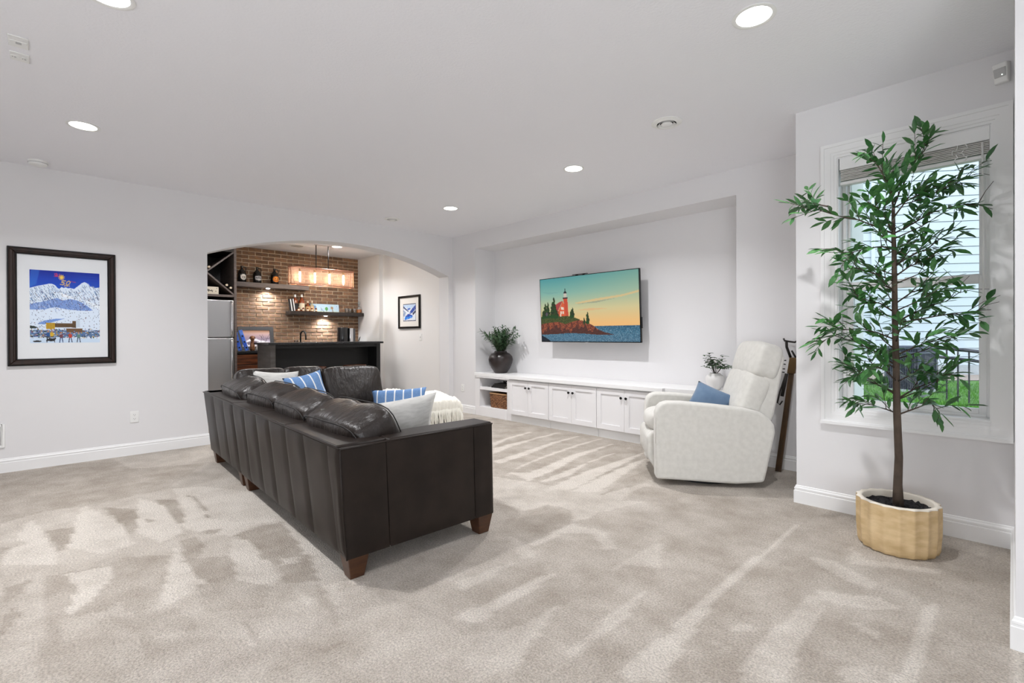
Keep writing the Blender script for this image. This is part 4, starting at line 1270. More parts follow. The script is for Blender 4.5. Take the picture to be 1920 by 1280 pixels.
trunk = [tp(0.006, .225), tp(.004, .35), tp(.010, .5), tp(0.0, .75), tp(-.004, 1.0), tp(-.010, 1.25), tp(-.012, 1.45), tp(-.014, 1.65), tp(-.018, 1.74), tp(-.018, 1.885)]
MB().tube(trunk, [.027, .021, .019, .0175, .016, .0145, .013, .0115, .010, .008], 12).build('trunk', BARK, tree, smooth=True)
BR=[[(-0.018,1.884),(-0.053,1.964),(-0.118,2.053),(-0.178,2.104),(-0.255,2.133)],[(-0.018,1.884),(0.015,1.979),(0.059,2.068),(0.11,2.157),(0.139,2.201),(0.157,2.258)],[(-0.018,1.884),(-0.024,1.994),(-0.036,2.083)],[(-0.018,1.884),(0.074,1.935),(0.193,1.991),(0.267,2.009),(0.355,2.03)],[(0.118,1.944),(0.243,1.973),(0.355,2.024),(0.459,2.083),(0.539,2.11)],[(-0.018,1.742),(-0.089,1.787),(-0.178,1.831),(-0.281,1.861),(-0.385,1.896),(-0.521,1.858)],[(-0.018,1.742),(-0.074,1.825),(-0.133,1.875),(-0.237,1.92)],[(-0.385,1.896),(-0.4,1.935),(-0.379,1.967)],[(-0.018,1.742),(0.089,1.801),(0.193,1.855),(0.326,1.896),(0.415,1.908),(0.513,1.902)],[(-0.012,1.564),(0.104,1.624),(0.207,1.668),(0.326,1.742),(0.444,1.825)],[(-0.009,1.653),(-0.118,1.659),(-0.237,1.644),(-0.355,1.618),(-0.504,1.606)],[(-0.009,1.476),(-0.118,1.52),(-0.237,1.55),(-0.29,1.505)],[(-0.009,1.505),(0.059,1.564),(0.133,1.594),(0.207,1.63)],[(0.0,1.253),(0.118,1.298),(0.237,1.342),(0.355,1.372),(0.468,1.425),(0.498,1.476)],[(0.0,1.244),(0.163,1.28),(0.281,1.298),(0.364,1.31)],[(0.0,1.298),(-0.089,1.357),(-0.207,1.387),(-0.237,1.431)],[(0.0,1.15),(-0.089,1.194),(-0.178,1.224),(-0.267,1.203),(-0.344,1.247)],[(0.006,1.002),(-0.089,1.09),(-0.178,1.135),(-0.281,1.173),(-0.341,1.132)],[(0.015,1.076),(0.104,1.12),(0.193,1.15),(0.296,1.173)],[(0.006,0.913),(-0.089,0.987),(-0.178,1.016),(-0.267,0.972),(-0.329,0.951)],[(0.018,0.833),(0.118,0.883),(0.222,0.907),(0.311,0.936),(0.409,1.002)],[(0.222,0.907),(0.193,0.948),(0.237,0.972)],[(0.006,0.839),(-0.074,0.898),(-0.148,0.927),(-0.213,0.954)],[(0.009,0.741),(-0.044,0.759),(-0.118,0.782),(-0.222,0.794)],[(0.018,0.741),(0.089,0.776),(0.163,0.8),(0.201,0.759)],[(-0.003,1.357),(0.059,1.416),(0.118,1.431),(0.237,1.422)],[(-0.006,1.431),(-0.074,1.461),(-0.163,1.461)],[(-0.018,1.831),(0.03,1.905),(0.104,1.926),(0.148,1.905)]]
leaf_meshes = []
for i in range(8):
    mb = MB()
    leaf_quad(mb, Vector((0, 0, 0)), Vector((1, 0, 0)), Vector((0, 0, 1)), 1.0, rr.uniform(.27, .40), rr.uniform(-.1, .35))
    me = mb.mesh('leaf', True)
    me.materials.append(LEAF)
    leaf_meshes.append(me)
LEAVES = []


def add_leaf(p, d, n, L):
    d = d.normalized(); sd = d.cross(n)
    if sd.length < 1e-4:
        sd = d.orthogonal()
    sd.normalize(); n = sd.cross(d)
    m_ = Matrix(((d.x, -sd.x, n.x, p.x), (d.y, -sd.y, n.y, p.y), (d.z, -sd.z, n.z, p.z), (0, 0, 0, 1))) @ Matrix.Scale(L, 4)
    LEAVES.append((m_, L))


def leafy(pts, mb, r0, start=.25, dens=.030, lmin=.055, lmax=.098):
    tot = sum((pts[i + 1] - pts[i]).length for i in range(len(pts) - 1))
    mb.tube(pts, [max(r0 * (1 - .75 * i / (len(pts) - 1)), .0012) for i in range(len(pts))], 6)
    k_ = 0
    s_ = tot * start
    while s_ < tot:
        q = s_
        for i in range(len(pts) - 1):
            sl = (pts[i + 1] - pts[i]).length
            if q <= sl:
                break
            q -= sl
        ax = (pts[i + 1] - pts[i]).normalized()
        p = pts[i] + ax * q
        side = ax.cross(Vector((0, 0, 1)))
        if side.length < .01:
            side = Vector((1, 0, 0))
        side.normalize()
        sgn = 1 if k_ % 2 else -1
        up = ax.cross(side)
        d = ax * rr.uniform(.45, 1.0) + side * sgn * rr.uniform(.2, .8) + up * rr.uniform(-.8, .8) + Vector((0, 0, -.12))
        add_leaf(p, d, Vector((rr.uniform(-.7, .7), rr.uniform(-.7, .7), 1)), rr.uniform(lmin, lmax))
        k_ += 1
        s_ += dens * rr.uniform(.7, 1.3)
    add_leaf(pts[-1], (pts[-1] - pts[-2]), Vector((rr.uniform(-.5, .5), rr.uniform(-.5, .5), 1)), rr.uniform(lmin, lmax))


for j in range(20):
    # short inner branches all round the stem
    zz = .80 + 1.02 * j / 20 + rr.uniform(-.02, .02); az = j * 2.4; ln = rr.uniform(.14, .30)
    sg = 1 if math.cos(az) > 0 else -1
    q0 = tp(-.005, zz); d_ = RGT * math.cos(az) + FWD * math.sin(az) * .8
    pts = [q0, q0 + d_ * ln * .5 + Vector((0, 0, .05)), q0 + d_ * ln + Vector((0, 0, .12))]
    mb = MB(); leafy(pts, mb, .004, .3, .026)
    tw_ = [pts[1], pts[1] + Vector((rr.uniform(-.06, .06), rr.uniform(-.06, .06), .05)), pts[1] + Vector((rr.uniform(-.11, .11), rr.uniform(-.11, .11), .10))]
    leafy(tw_, mb, .0022, .2, .024)
    mb.build('branch', TWIG, tree, smooth=True)
for bi, b in enumerate(BR):
    mb = MB()
    ddir = rr.uniform(-.22, .20)
    r_end = b[-1][0]
    n_ = len(b)
    pts = []
    for i, (r, z) in enumerate(b):
        t = i / (n_ - 1)
        dd = ddir * t
        # keep the crown clear of the wall behind it
        pts.append(tp(r, z, dd * min(1, abs(r_end) * 2.6) ** 1.5))
        pts[-1].x = min(pts[-1].x, 6.10 - POT[0])
    pts = [pts[0]] + [p + Vector((0, rr.uniform(-.01, .01), rr.uniform(-.006, .006))) for p in pts[1:]]
    leafy(pts, mb, .0048, .28)
    # side twigs
    nt_ = 7 if n_ >= 5 else 5
    for j in range(nt_):
        t = .12 + .84 * (j + rr.random() * .6) / nt_
        i = min(int(t * (n_ - 1)), n_ - 2)
        q = pts[i].lerp(pts[i + 1], t * (n_ - 1) - i)
        ax = (pts[i + 1] - pts[i]).normalized()
        dv = ax * .7 + Vector((rr.uniform(-.5, .5), rr.uniform(-.5, .5), rr.uniform(-.35, .8)))
        dv.normalize()
        ln = rr.uniform(.07, .16)
        tw_ = [q, q + dv * ln * .5 + Vector((0, 0, .01)), q + dv * ln]
        leafy(tw_, mb, .0022, .15, .023)
    mb.build('branch', TWIG if bi % 3 else BARK, tree, smooth=True)
# the wall stands 0.40 m behind the trunk: turn away leaves that would touch it
good = []
for m_, L in LEAVES:
    tip = m_ @ Vector((1, 0, 0))
    if tip.y + POT[1] > -0.90 or m_.translation.y + POT[1] > -0.93:
        continue
    if tip.x + POT[0] > 6.12 or m_.translation.x + POT[0] > 6.12:
        continue
    good.append((m_, L))
print('tree leaves', len(good))
good.sort(key=lambda q: -(q[1] / max(0.5, (Vector((POT[0], POT[1], .225)) + q[0].translation - CAM).length)))
for i, (m_, L) in enumerate(good[:300]):
    place(leaf_meshes[i % 8], 'leaf', m_, tree)
mb = MB()
for i, (m_, L) in enumerate(good[300:]):
    me = leaf_meshes[i % 8]
    mb.add([v.co for v in me.vertices], [tuple(p.vertices) for p in me.polygons], m_)
if mb.v:
    mb.build('foliage', LEAF, tree, smooth=True, kind='stuff')
# ------------------------------------------------------------------ framed ski poster on the left wall
PY0, PY1, PZ0, PZ1 = -4.905, -4.162, 0.934, 1.998
pic = W('framed_poster', (0.0, (PY0 + PY1) / 2, PZ0), 0, 'large framed snowy mountain ski poster on the left wall', 'picture')


def frame_side(mb, x0, x1, o_, i_, s0):
    A = [(o_[0], o_[2]), (o_[1], o_[2]), (o_[1], o_[3]), (o_[0], o_[3])]
    B = [(i_[0], i_[2]), (i_[1], i_[2]), (i_[1], i_[3]), (i_[0], i_[3])]
    s1 = (s0 + 1) % 4
    mb.prism([A[s0], A[s1], B[s1], B[s0]], 'x', x0, x1)


def inset(o_, d):
    return (o_[0] + d, o_[1] - d, o_[2] + d, o_[3] - d)


OO = (PY0, PY1, PZ0, PZ1)
for s0 in range(4):
    mb = MB()
    frame_side(mb, 0.002, 0.030, inset(OO, .010), inset(OO, .052), s0)
    frame_side(mb, 0.002, 0.036, inset(OO, .014), inset(OO, .040), s0)
    f_ = mb.build('frame_side', FRAMEBROWN, pic, world=True, bevel=0.005)
    mb = MB(); frame_side(mb, 0.002, 0.026, OO, inset(OO, .013), s0); frame_side(mb, 0.002, 0.022, inset(OO, .050), inset(OO, .062), s0)
    mb.build('frame_edge', FRAMEBLACK, f_, world=True, bevel=0.003)
IN = inset(OO, .060)
MB().box(0.004, 0.012, IN[0], IN[1], IN[2], IN[3]).build('mat_board', MATB, pic, world=True)
cv = Canvas(190, 208)
cv.vgrad([(0, (12, 40, 150)), (.12, (20, 66, 184)), (.24, (28, 84, 190)), (1, (30, 90, 190))])
cv.poly([(.02, .0), (.14, .0), (.09, .20), (.0, .24)], (70, 140, 220), .45)
for i in range(9):
    y = .03 + .02 * i
    cv.line([(.62 + .02 * (i % 3), y), (.95, y + .015 * ((i % 2) - .5))], .006, (60, 104, 190), .35)
ridge = [(0, .255), (.06, .235), (.13, .215), (.2, .20), (.26, .185), (.30, .18), (.35, .20), (.38, .235), (.41, .25), (.44, .22), (.47, .235), (.5, .22), (.53, .235), (.56, .23), (.62, .24), (.68, .195), (.73, .155), (.77, .135), (.81, .15), (.86, .195), (.92, .215), (1, .20), (1, 1), (0, 1)]
cv.poly(ridge, (226, 236, 246))
r2 = random.Random(5)
mt = cv.inside([(0, .255), (.3, .18), (.41, .25), (.62, .24), (.77, .135), (1, .20), (1, .46), (.82, .40), (.62, .36), (.45, .30), (.3, .40), (0, .46)])
for i in range(420):
    x, y = r2.random(), r2.uniform(.15, .46)
    jx, jy = min(int(x * 190), 189), min(int(y * 208), 207)
    if mt[jy, jx]:
        L = r2.uniform(.012, .05)
        c = r2.choice([(44, 66, 104), (90, 120, 168), (250, 252, 255), (60, 86, 130), (140, 170, 206)])
        cv.line([(x, y), (x + L * .6, y + L)], .006, c, .8)
cv.poly([(0, .47), (.15, .44), (.3, .395), (.38, .375), (.46, .41), (.56, .385), (.66, .40), (.76, .44), (.9, .54), (.7, .545), (.5, .53), (.34, .50), (.2, .54), (0, .545)], (132, 160, 212))
for i in range(90):
    x, y = r2.uniform(.05, .85), r2.uniform(.40, .53)
    cv.line([(x, y), (x + .02, y + .03)], .006, r2.choice([(80, 108, 170), (206, 220, 240), (100, 130, 190)]), .8)
cv.poly([(.42, .30), (.62, .37), (.45, .36)], (246, 248, 250)); cv.poly([(.75, .38), (1, .47), (1, .52), (.85, .46)], (240, 246, 250))
cv.poly([(.1, .735), (.2, .69), (.35, .665), (.48, .66), (.35, .70), (.2, .745)], (96, 136, 206), .8)
for i in range(430):
    x, y = r2.random(), r2.uniform(.28, .80) if i > 90 else r2.uniform(.28, .5)
    cv.ell(x, y, .0042, .006, r2.choice([(48, 44, 58), (110, 40, 44), (40, 60, 96), (60, 60, 64)]), .9)
cv.rect(.22, .72, .34, .81, (206, 164, 40)); cv.rect(.34, .725, .64, .785, (112, 84, 52)); cv.rect(.59, .69, .64, .79, (104, 78, 50)); cv.rect(.64, .68, .70, .82, (206, 218, 226))
for i in range(5):
    cv.rect(.235 + .021 * i, .725, .243 + .021 * i, .805, (120, 88, 30))
for i in range(3):
    cv.rect(.34, .737 + .016 * i, .64, .742 + .016 * i, (70, 54, 38))
cv.poly([(0, .76), (.06, .765), (.12, .79), (.06, .80), (0, .80)], (50, 60, 54)); cv.rect(0, .82, 1, .92, (96, 128, 168))
for i in range(420):
    x, y = r2.random(), r2.uniform(.80, .935)
    cv.rect(x, y, x + r2.uniform(.008, .03), y + r2.uniform(.006, .016), r2.choice([(40, 60, 80), (214, 224, 234), (150, 80, 50), (60, 96, 60), (70, 110, 170), (200, 160, 60), (30, 34, 40), (236, 240, 244), (120, 90, 140)]), .9)
for x in (.50, .62):
    cv.poly([(x, .80), (x + .06, .785), (x + .12, .80), (x + .11, .85), (x + .01, .85)], (120, 88, 60)); cv.poly([(x, .80), (x + .06, .78), (x + .12, .80)], (236, 240, 244))
cv.poly([(0, .93), (.4, .925), (1, .945), (1, 1), (0, 1)], (210, 226, 240))
cv.ell(.10, .975, .06, .012, (24, 24, 26)); cv.ell(.29, .955, .06, .020, (28, 26, 26)); cv.line([(.24, .96), (.23, .99)], .01, (28, 26, 26)); cv.line([(.33, .96), (.34, .99)], .01, (28, 26, 26)); cv.ell(.345, .935, .014, .012, (30, 28, 28))


def skier(x, c1, c2, y=.86):
    cv.ell(x, y, .012, .013, (190, 140, 110)); cv.poly([(x - .028, y + .018), (x + .028, y + .018), (x + .02, y + .075), (x - .02, y + .075)], c1)
    cv.line([(x - .012, y + .07), (x - .022, y + .13)], .013, c2); cv.line([(x + .012, y + .07), (x + .024, y + .13)], .013, c2)


skier(.43, (120, 70, 80), (36, 60, 110)); skier(.56, (206, 72, 52), (40, 50, 80)); skier(.68, (106, 140, 130), (50, 62, 84)); skier(.25, (40, 90, 150), (30, 34, 44), .84); skier(.30, (220, 180, 50), (30, 34, 44), .84)
for a_ in range(10):
    t = a_ * math.pi / 5
    cv.line([(.44 + .018 * math.cos(t), .088 + .016 * math.sin(t)), (.44 + .040 * math.cos(t + .3), .088 + .036 * math.sin(t + .3))], .010, (240, 196, 50))
cv.ell(.44, .088, .018, .016, (246, 214, 90))


def strokes(cv, txt, x, y, h, w, wd, col, slant=0.0):
    G = {'S': [[(1, .1), (.6, 0), (.1, .12), (.15, .4), (.8, .58), (.85, .88), (.4, 1), (0, .88)]], 'k': [[(0, 0), (0, 1)], [(.8, .4), (.05, .7), (.8, 1)]], 'i': [[(.3, .4), (.3, 1)], [(.3, .15), (.3, .2)]],
         '5': [[(.95, 0), (.25, 0), (.15, .45), (.7, .42), (.9, .7), (.6, 1), (.05, .92)]], '0': [[(.5, 0), (.1, .3), (.1, .75), (.45, 1), (.85, .7), (.9, .25), (.5, 0)]],
         'y': [[(0, .4), (.4, .8)], [(.8, .4), (.3, 1.2)]], 'e': [[(.1, .7), (.85, .68), (.6, .42), (.15, .55), (.2, .95), (.8, .95)]], 'a': [[(.8, .45), (.2, .5), (.1, .9), (.5, 1), (.8, .7), (.85, 1)]], 'r': [[(.1, .4), (.15, 1)], [(.15, .6), (.7, .42)]], 's': [[(.8, .45), (.25, .5), (.3, .68), (.75, .78), (.7, .97), (.1, .95)]]}
    for ch in txt:
        for st in G.get(ch, []):
            cv.line([(x + (a_ + slant * (1 - b_)) * w, y + b_ * h) for a_, b_ in st], wd, col)
        x += w * 1.25


strokes(cv, 'Ski', .335, .035, .045, .026, .009, (206, 60, 96), .3)
strokes(cv, '50', .42, .132, .058, .060, .013, (214, 180, 110), .35)
strokes(cv, 'years', .475, .180, .030, .014, .006, (214, 180, 110), .2)
cv.line([(.57, .138), (.64, .146)], .010, (190, 56, 104), .8)
cv.sheet('poster_print', print_mat('poster_paper', rough=.9), (.0125, -4.764, 1.803), (.0125, -4.283, 1.803), (.0125, -4.283, 1.138), (.0125, -4.764, 1.138), parent=pic)
MB().box(.016, .0175, IN[0], IN[1], IN[2], IN[3]).build('picture_glass', clear_mat('picture_glass', (.985, .99, 1), 0.0, .03), pic, world=True)

# ------------------------------------------------------------------ wall plates


def outlet(name, loc, normal, label, group, kind='outlet', size=(.072, .116)):
    n = Vector(normal); up = Vector((0, 0, 1)); rt = up.cross(n)
    if n.z:
        up = Vector((0, 1, 0)); rt = up.cross(n)
    M_ = basis(rt, up, n, loc)
    r = bpy.data.objects.new(name, None); COL.objects.link(r); r.matrix_basis = M_; WM[r.name] = M_
    tag(r, label, 'switch' if kind == 'switch' else 'outlet', group)
    w_, h_2 = size
    MB().box(-w_ / 2, w_ / 2, -h_2 / 2, h_2 / 2, 0, .006).build('cover_plate', PLASTIC, r, bevel=.003)
    if kind == 'switch':
        MB().box(-.017, .017, -.034, .034, .005, .009).build('rocker', PLASTIC, r, bevel=.002)
        MB().box(-.012, .012, -.010, .012, .008, .0105).build('rocker_edge', GREYPL, r)
    else:
        for s_ in (-1, 1):
            o = MB().lathe([(0, 0), (.0165, 0), (.0165, .0085), (0, .0085)], (0, s_ * .0195, 0), 20).build('socket', PLASTIC, r, smooth='auto')
            mb = MB(); mb.box(-.0075, -.0055, s_ * .0195 - .002, s_ * .0195 + .006, .0083, .0090); mb.box(.0055, .0075, s_ * .0195 - .002, s_ * .0195 + .006, .0083, .0090); mb.box(-.002, .002, s_ * .0195 - .010, s_ * .0195 - .006, .0083, .0090)
            mb.build('slots', VOID, o)
    return r


outlet('wall_outlet', (0, -4.02, .383), (1, 0, 0), 'white outlet low on the left wall between the poster and sofa', None)
outlet('wall_outlet', (.243, 0, .376), (0, -1, 0), 'white outlet low on the wall beside the open bookcase', None)
outlet('light_switch', (-.927, .008, 1.162), (0, -1, 0), 'white light switch below the small blue picture', None, 'switch')
outlet('ceiling_outlet', (2.36, -4.765, 2.74), (0, 0, -1), 'white double outlet set in the ceiling', None, size=(.11, .078))
dv = outlet('ceiling_cable_plate', (2.55, -4.766, 2.74), (0, 0, -1), 'white cable plate set in the ceiling beside the outlet', None, 'switch', (.13, .078))
dv['category'] = 'wall plate'

gr = W('wall_vent', (0, -5.06, .324), 0, 'white return air grille low on the left wall at the picture edge', 'vent')
mb = ring(MB(), -.15, .135, -.102, .102, .02, .02, .02, .02, -.012, 0)
fr_ = [(-q[1], q[0], q[2]) for q in mb.v]; mb.v = fr_
mb.build('grille_frame', PLASTIC, gr, bevel=.003)
MB().box(.0, .002, -.13, .115, -.085, .085).build('dark_backing', VOID, gr)
base = MB().box(.002, .009, -.0028, .0028, -.084, .084).mesh('grille_slat'); base.materials.append(PLASTIC)
for i in range(24):
    place(base, 'grille_slat', Matrix.Translation((0, -.125 + .0102 * i, 0)), gr)

# ------------------------------------------------------------------ ceiling fixtures


def recessed(x, y, label, w=DOWNLIGHT_W, r=.079):
    l = W('recessed_light', (x, y, 2.74), 0, label, 'ceiling light', 'recessed ceiling lights')
    MB().lathe([(r, 0), (r + .018, 0), (r + .020, -.004), (r + .010, -.007), (r, -.004)], n=40, cap=False).build('trim_ring', PLASTIC, l, smooth='auto')
    MB().lathe([(0, -.002), (r, -.002)], n=40, cap=False).build('lit_lens', LAMPW, l)
    d = bpy.data.lights.new('downlight', 'AREA'); d.shape = 'DISK'; d.size = .07; d.energy = w; d.color = (.985, .982, 1.0); d.spread = R_(135)
    q = bpy.data.objects.new('downlight', d); COL.objects.link(q); q.parent = l; q.location = (0, 0, -.006)
    return l


recessed(5.30, -2.18, 'bright recessed ceiling light nearest to the window', DOWNLIGHT_W * .7)
recessed(1.43, -4.46, 'recessed ceiling light above the framed ski poster')
recessed(3.33, -1.115, 'recessed ceiling light in front of the television niche')
recessed(1.41, -1.10, 'recessed ceiling light near the archway corner')
recessed(3.32, -4.46, 'recessed ceiling light cut off by the top edge of the picture')
recessed(-1.99, -.996, 'recessed ceiling light in the bar beside the pendant', 22)


def round_vent(x, y, r, label):
    v = W('ceiling_diffuser', (x, y, 2.74), 0, label, 'vent', 'round ceiling vents')
    MB().lathe([(r * .62, 0), (r, 0), (r, -.004), (r * .66, -.014), (r * .62, -.006)], n=44, cap=False).build('outer_ring', PLASTIC, v, smooth='auto')
    MB().lathe([(0, -.001), (r * .64, -.001)], n=32, cap=False).build('dark_throat', VOID, v)
    MB().lathe([(r * .44, -.003), (r * .56, -.018), (r * .58, -.018), (r * .47, -.003)], n=40, cap=False).build('cone_ring', PLASTIC, v, smooth='auto')
    MB().lathe([(0, -.024), (r * .22, -.024), (r * .36, -.016), (r * .38, -.012), (r * .30, -.004), (0, -.004)], n=36).build('centre_cone', PLASTIC, v, smooth='auto')
    return v


round_vent(4.415, -1.389, .108, 'round white ceiling vent nearer to the window wall')
round_vent(.441, -1.337, .10, 'small round ceiling vent above the archway')
sm = W('smoke_detector', (.207, -4.703, 2.74), 0, 'white round smoke detector on the ceiling above the left wall', 'detector')
MB().lathe([(0, -.042), (.045, -.042), (.058, -.036), (.066, -.012), (.068, 0), (0, 0)], n=36).build('housing', PLASTIC, sm, smooth='auto')
MB().lathe([(.060, -.022), (.0655, -.022), (.0655, -.017), (.060, -.017)], n=36, cap=False).build('vent_slot', GREYPL, sm)
sp_ = W('ceiling_speaker', (-2.377, -1.53, 2.74), 0, 'round in-ceiling speaker in the bar ceiling', 'speaker')
MB().lathe([(.10, 0), (.125, 0), (.125, -.004), (.10, -.006)], n=40, cap=False).build('ring', PLASTIC, sp_, smooth='auto')
MB().lathe([(0, -.005), (.10, -.004), (.10, 0)], n=40).build('grille_cloth', pbr('speaker_mesh', (190, 188, 186), .8), sp_)
ms = W('motion_sensor', (6.145, -.862, 2.62), R_(-20), 'white motion sensor high in the corner above the window', 'sensor')
mb = MB(); mb.hexa([(-.030, -.030, -.055), (.026, -.030, -.055), (.030, .0, -.055), (-.034, .0, -.055)], [(-.034, -.045, .05), (.028, -.045, .05), (.032, 0.0, .058), (-.036, 0.0, .058)])
mb.build('housing', PLASTIC, ms, bevel=.007, seg=3)
MB().hexa([(-.026, -.0375, -.026), (.022, -.0375, -.026), (.022, -.030, -.026), (-.026, -.030, -.026)], [(-.029, -.0455, .022), (.024, -.0455, .022), (.024, -.034, .022), (-.029, -.034, .022)]).build('lens', GREYPL, ms, bevel=.003)
MB().box(.006, .010, -.0408, -.036, -.018, -.014).build('indicator', pbr('sensor_led', (250, 255, 250), emit=((240, 255, 245), 3)), ms)

# ------------------------------------------------------------------ blind
bl_ = W('window_blind', (5.73, -.83, 2.36), 0, 'white wood blind raised to the top of the window', 'blind')
MB().box(WX0 + .012, WX1 - .004, -.868, -.852, 2.274, 2.354).build('valance', TRIM, bl_, world=True, bevel=.004)
MB().box(WX0 + .014, WX1 - .006, -.845, -.80, 2.30, 2.350).build('headrail', TRIM, bl_, world=True)
BLS = pbr('blind_slat_paint', (208, 206, 202), .5)
for i in range(9):
    zz = 2.206 + .0098 * i
    MB().box(WX0 + .016 + .0015 * (i % 3), WX1 - .008, -.856 + .002 * (i % 2), -.806, zz, zz + .0058).build('slat', BLS, bl_, world=True)
MB().box(WX0 + .014, WX1 - .008, -.856, -.806, 2.176, 2.198).build('bottom_rail', TRIM, bl_, world=True, bevel=.004)
MB().tube([(6.060, -.878, 2.262), (6.062, -.878, 1.85), (6.064, -.878, 1.345)], .005, 6).build('tilt_wand', PLASTIC, bl_, world=True, smooth=True)
for cx, dx in ((5.985, 0), (5.945, .01)):
    pts = []
    for i in range(30):
        t = i / 29
        pts.append((cx + .012 * math.sin(t * 9 + dx * 100), -.862 - .004 * math.cos(t * 14), 2.272 - .085 * t + .006 * math.sin(t * 23)))
    MB().tube(pts, .0022, 5).build('cord_loop', PLASTIC, bl_, world=True, smooth=True)
# ------------------------------------------------------------------ wet bar beyond the arch
BT = 1.095
bar = W('bar_island', (-1.62, -1.42, 0), 0, 'black bar island with dark stone top behind the sofa', 'bar')
MB().box(-1.99, -1.31, -2.335, -.49, BT - .032, BT).build('stone_top', STONE, bar, world=True, bevel=.004)
MB().box(-1.95, -1.35, -2.295, -2.225, 0, BT - .032).build('end_panel', BARGREY, bar, world=True, bevel=.003)
MB().box(-1.95, -1.35, -.60, -.53, 0, BT - .032).build('end_panel', BARBLACK, bar, world=True, bevel=.003)
MB().box(-1.95, -1.66, -2.225, -.60, 0, BT - .032).build('front_panel', BARBLACK, bar, world=True)
MB().box(-1.68, -1.36, -2.225, -.60, BT - .085, BT - .032).build('apron', BARBLACK, bar, world=True)
MB().box(-1.665, -1.64, -2.225, -.60, 0, .10).build('kick_board', BARBLACK, bar, world=True)

STW = pbr('bar_stool_wood', (104, 62, 40), .3, vary=(5, (60, 36, 26), 5, (1, 6, 1)), coat=.3)
st = W('bar_stool', (-1.22, -1.06, 0), 0, 'wooden bar stool under the right half of the bar island', 'bar stool', 'stools at the bar')
MB().lathe([(0, .685), (.16, .685), (.178, .692), (.182, .71), (.178, .722), (.12, .716), (0, .712)], n=32).build('seat', STW, st, smooth='auto')
for a_ in range(4):
    t = a_ * math.pi / 2 + .785
    MB().tube([(.10 * math.cos(t), .10 * math.sin(t), .69), (.19 * math.cos(t), .19 * math.sin(t), 0)], .014, 8).build('leg', BLACK, st, smooth=True)
mb = MB(); mb.tube([(.163 * math.cos(i / 32 * 6.2832), .163 * math.sin(i / 32 * 6.2832), .22) for i in range(33)], .009, 6, cap=False); mb.build('foot_ring', BLACK, st, smooth=True)
s2 = copy_tree(st, None, (-1.22, -1.72, 0), .4)
s2['label'] = 'wooden bar stool under the middle of the bar island'

# pendant over the bar
pn = W('linear_pendant', (-2.03, -1.24, 2.74), 0, 'copper mesh linear pendant lamp with four glowing tube bulbs over the bar', 'pendant light')
MB().box(-.025, .025, -.13, .13, -.008, 0).build('canopy', WHITECER, pn, bevel=.003)
for y in (-.105, .105):
    MB().tube([(0, y, -.008), (0, y, -.43)], .008, 8).build('rod', pbr('matte_black_rod', (24, 22, 22), .7, spec=.2), pn, smooth=True)
ZP0, ZP1, HL, HD = 2.045 - 2.74, 2.325 - 2.74, .56, .085
m = bpy.data.materials.new('copper_wire_mesh'); m.use_nodes = True
nt = m.node_tree; out = nt.nodes['Material Output']; b = nt.nodes['Principled BSDF']
b.inputs['Base Color'].default_value = (*lin((186, 150, 128)), 1); b.inputs['Metallic'].default_value = .2; b.inputs['Roughness'].default_value = .45
tr = nd(m, 'ShaderNodeBsdfTransparent'); ms_ = nd(m, 'ShaderNodeMixShader')
tc = nd(m, 'ShaderNodeTexCoord'); sx = nd(m, 'ShaderNodeSeparateXYZ'); lk(m, tc.outputs['Object'], sx.inputs[0])
prev = None
for ax in ('Y', 'Z'):
    k = nd(m, 'ShaderNodeMath', operation='MULTIPLY'); k.inputs[1].default_value = 1 / .006; lk(m, sx.outputs[ax], k.inputs[0])
    f = nd(m, 'ShaderNodeMath', operation='FRACT'); lk(m, k.outputs[0], f.inputs[0])
    l = nd(m, 'ShaderNodeMath', operation='LESS_THAN'); l.inputs[1].default_value = .22; lk(m, f.outputs[0], l.inputs[0])
    if prev is None:
        prev = l
    else:
        mxx = nd(m, 'ShaderNodeMath', operation='MAXIMUM'); lk(m, prev.outputs[0], mxx.inputs[0]); lk(m, l.outputs[0], mxx.inputs[1]); prev = mxx
lk(m, prev.outputs[0], ms_.inputs['Fac']); lk(m, tr.outputs[0], ms_.inputs[1]); lk(m, b.outputs[0], ms_.inputs[2]); lk(m, ms_.outputs[0], out.inputs['Surface'])
MESHM = m


def oval(n=14):
    p = []
    for s_, c in ((1, HL - HD), (-1, -(HL - HD))):
        for i in range(n + 1):
            t = (-math.pi / 2 + math.pi * i / n) if s_ > 0 else (math.pi / 2 + math.pi * i / n)
            p.append((HD * math.sin(t) if s_ > 0 else HD * math.sin(t), c + HD * math.cos(t)))
    return p


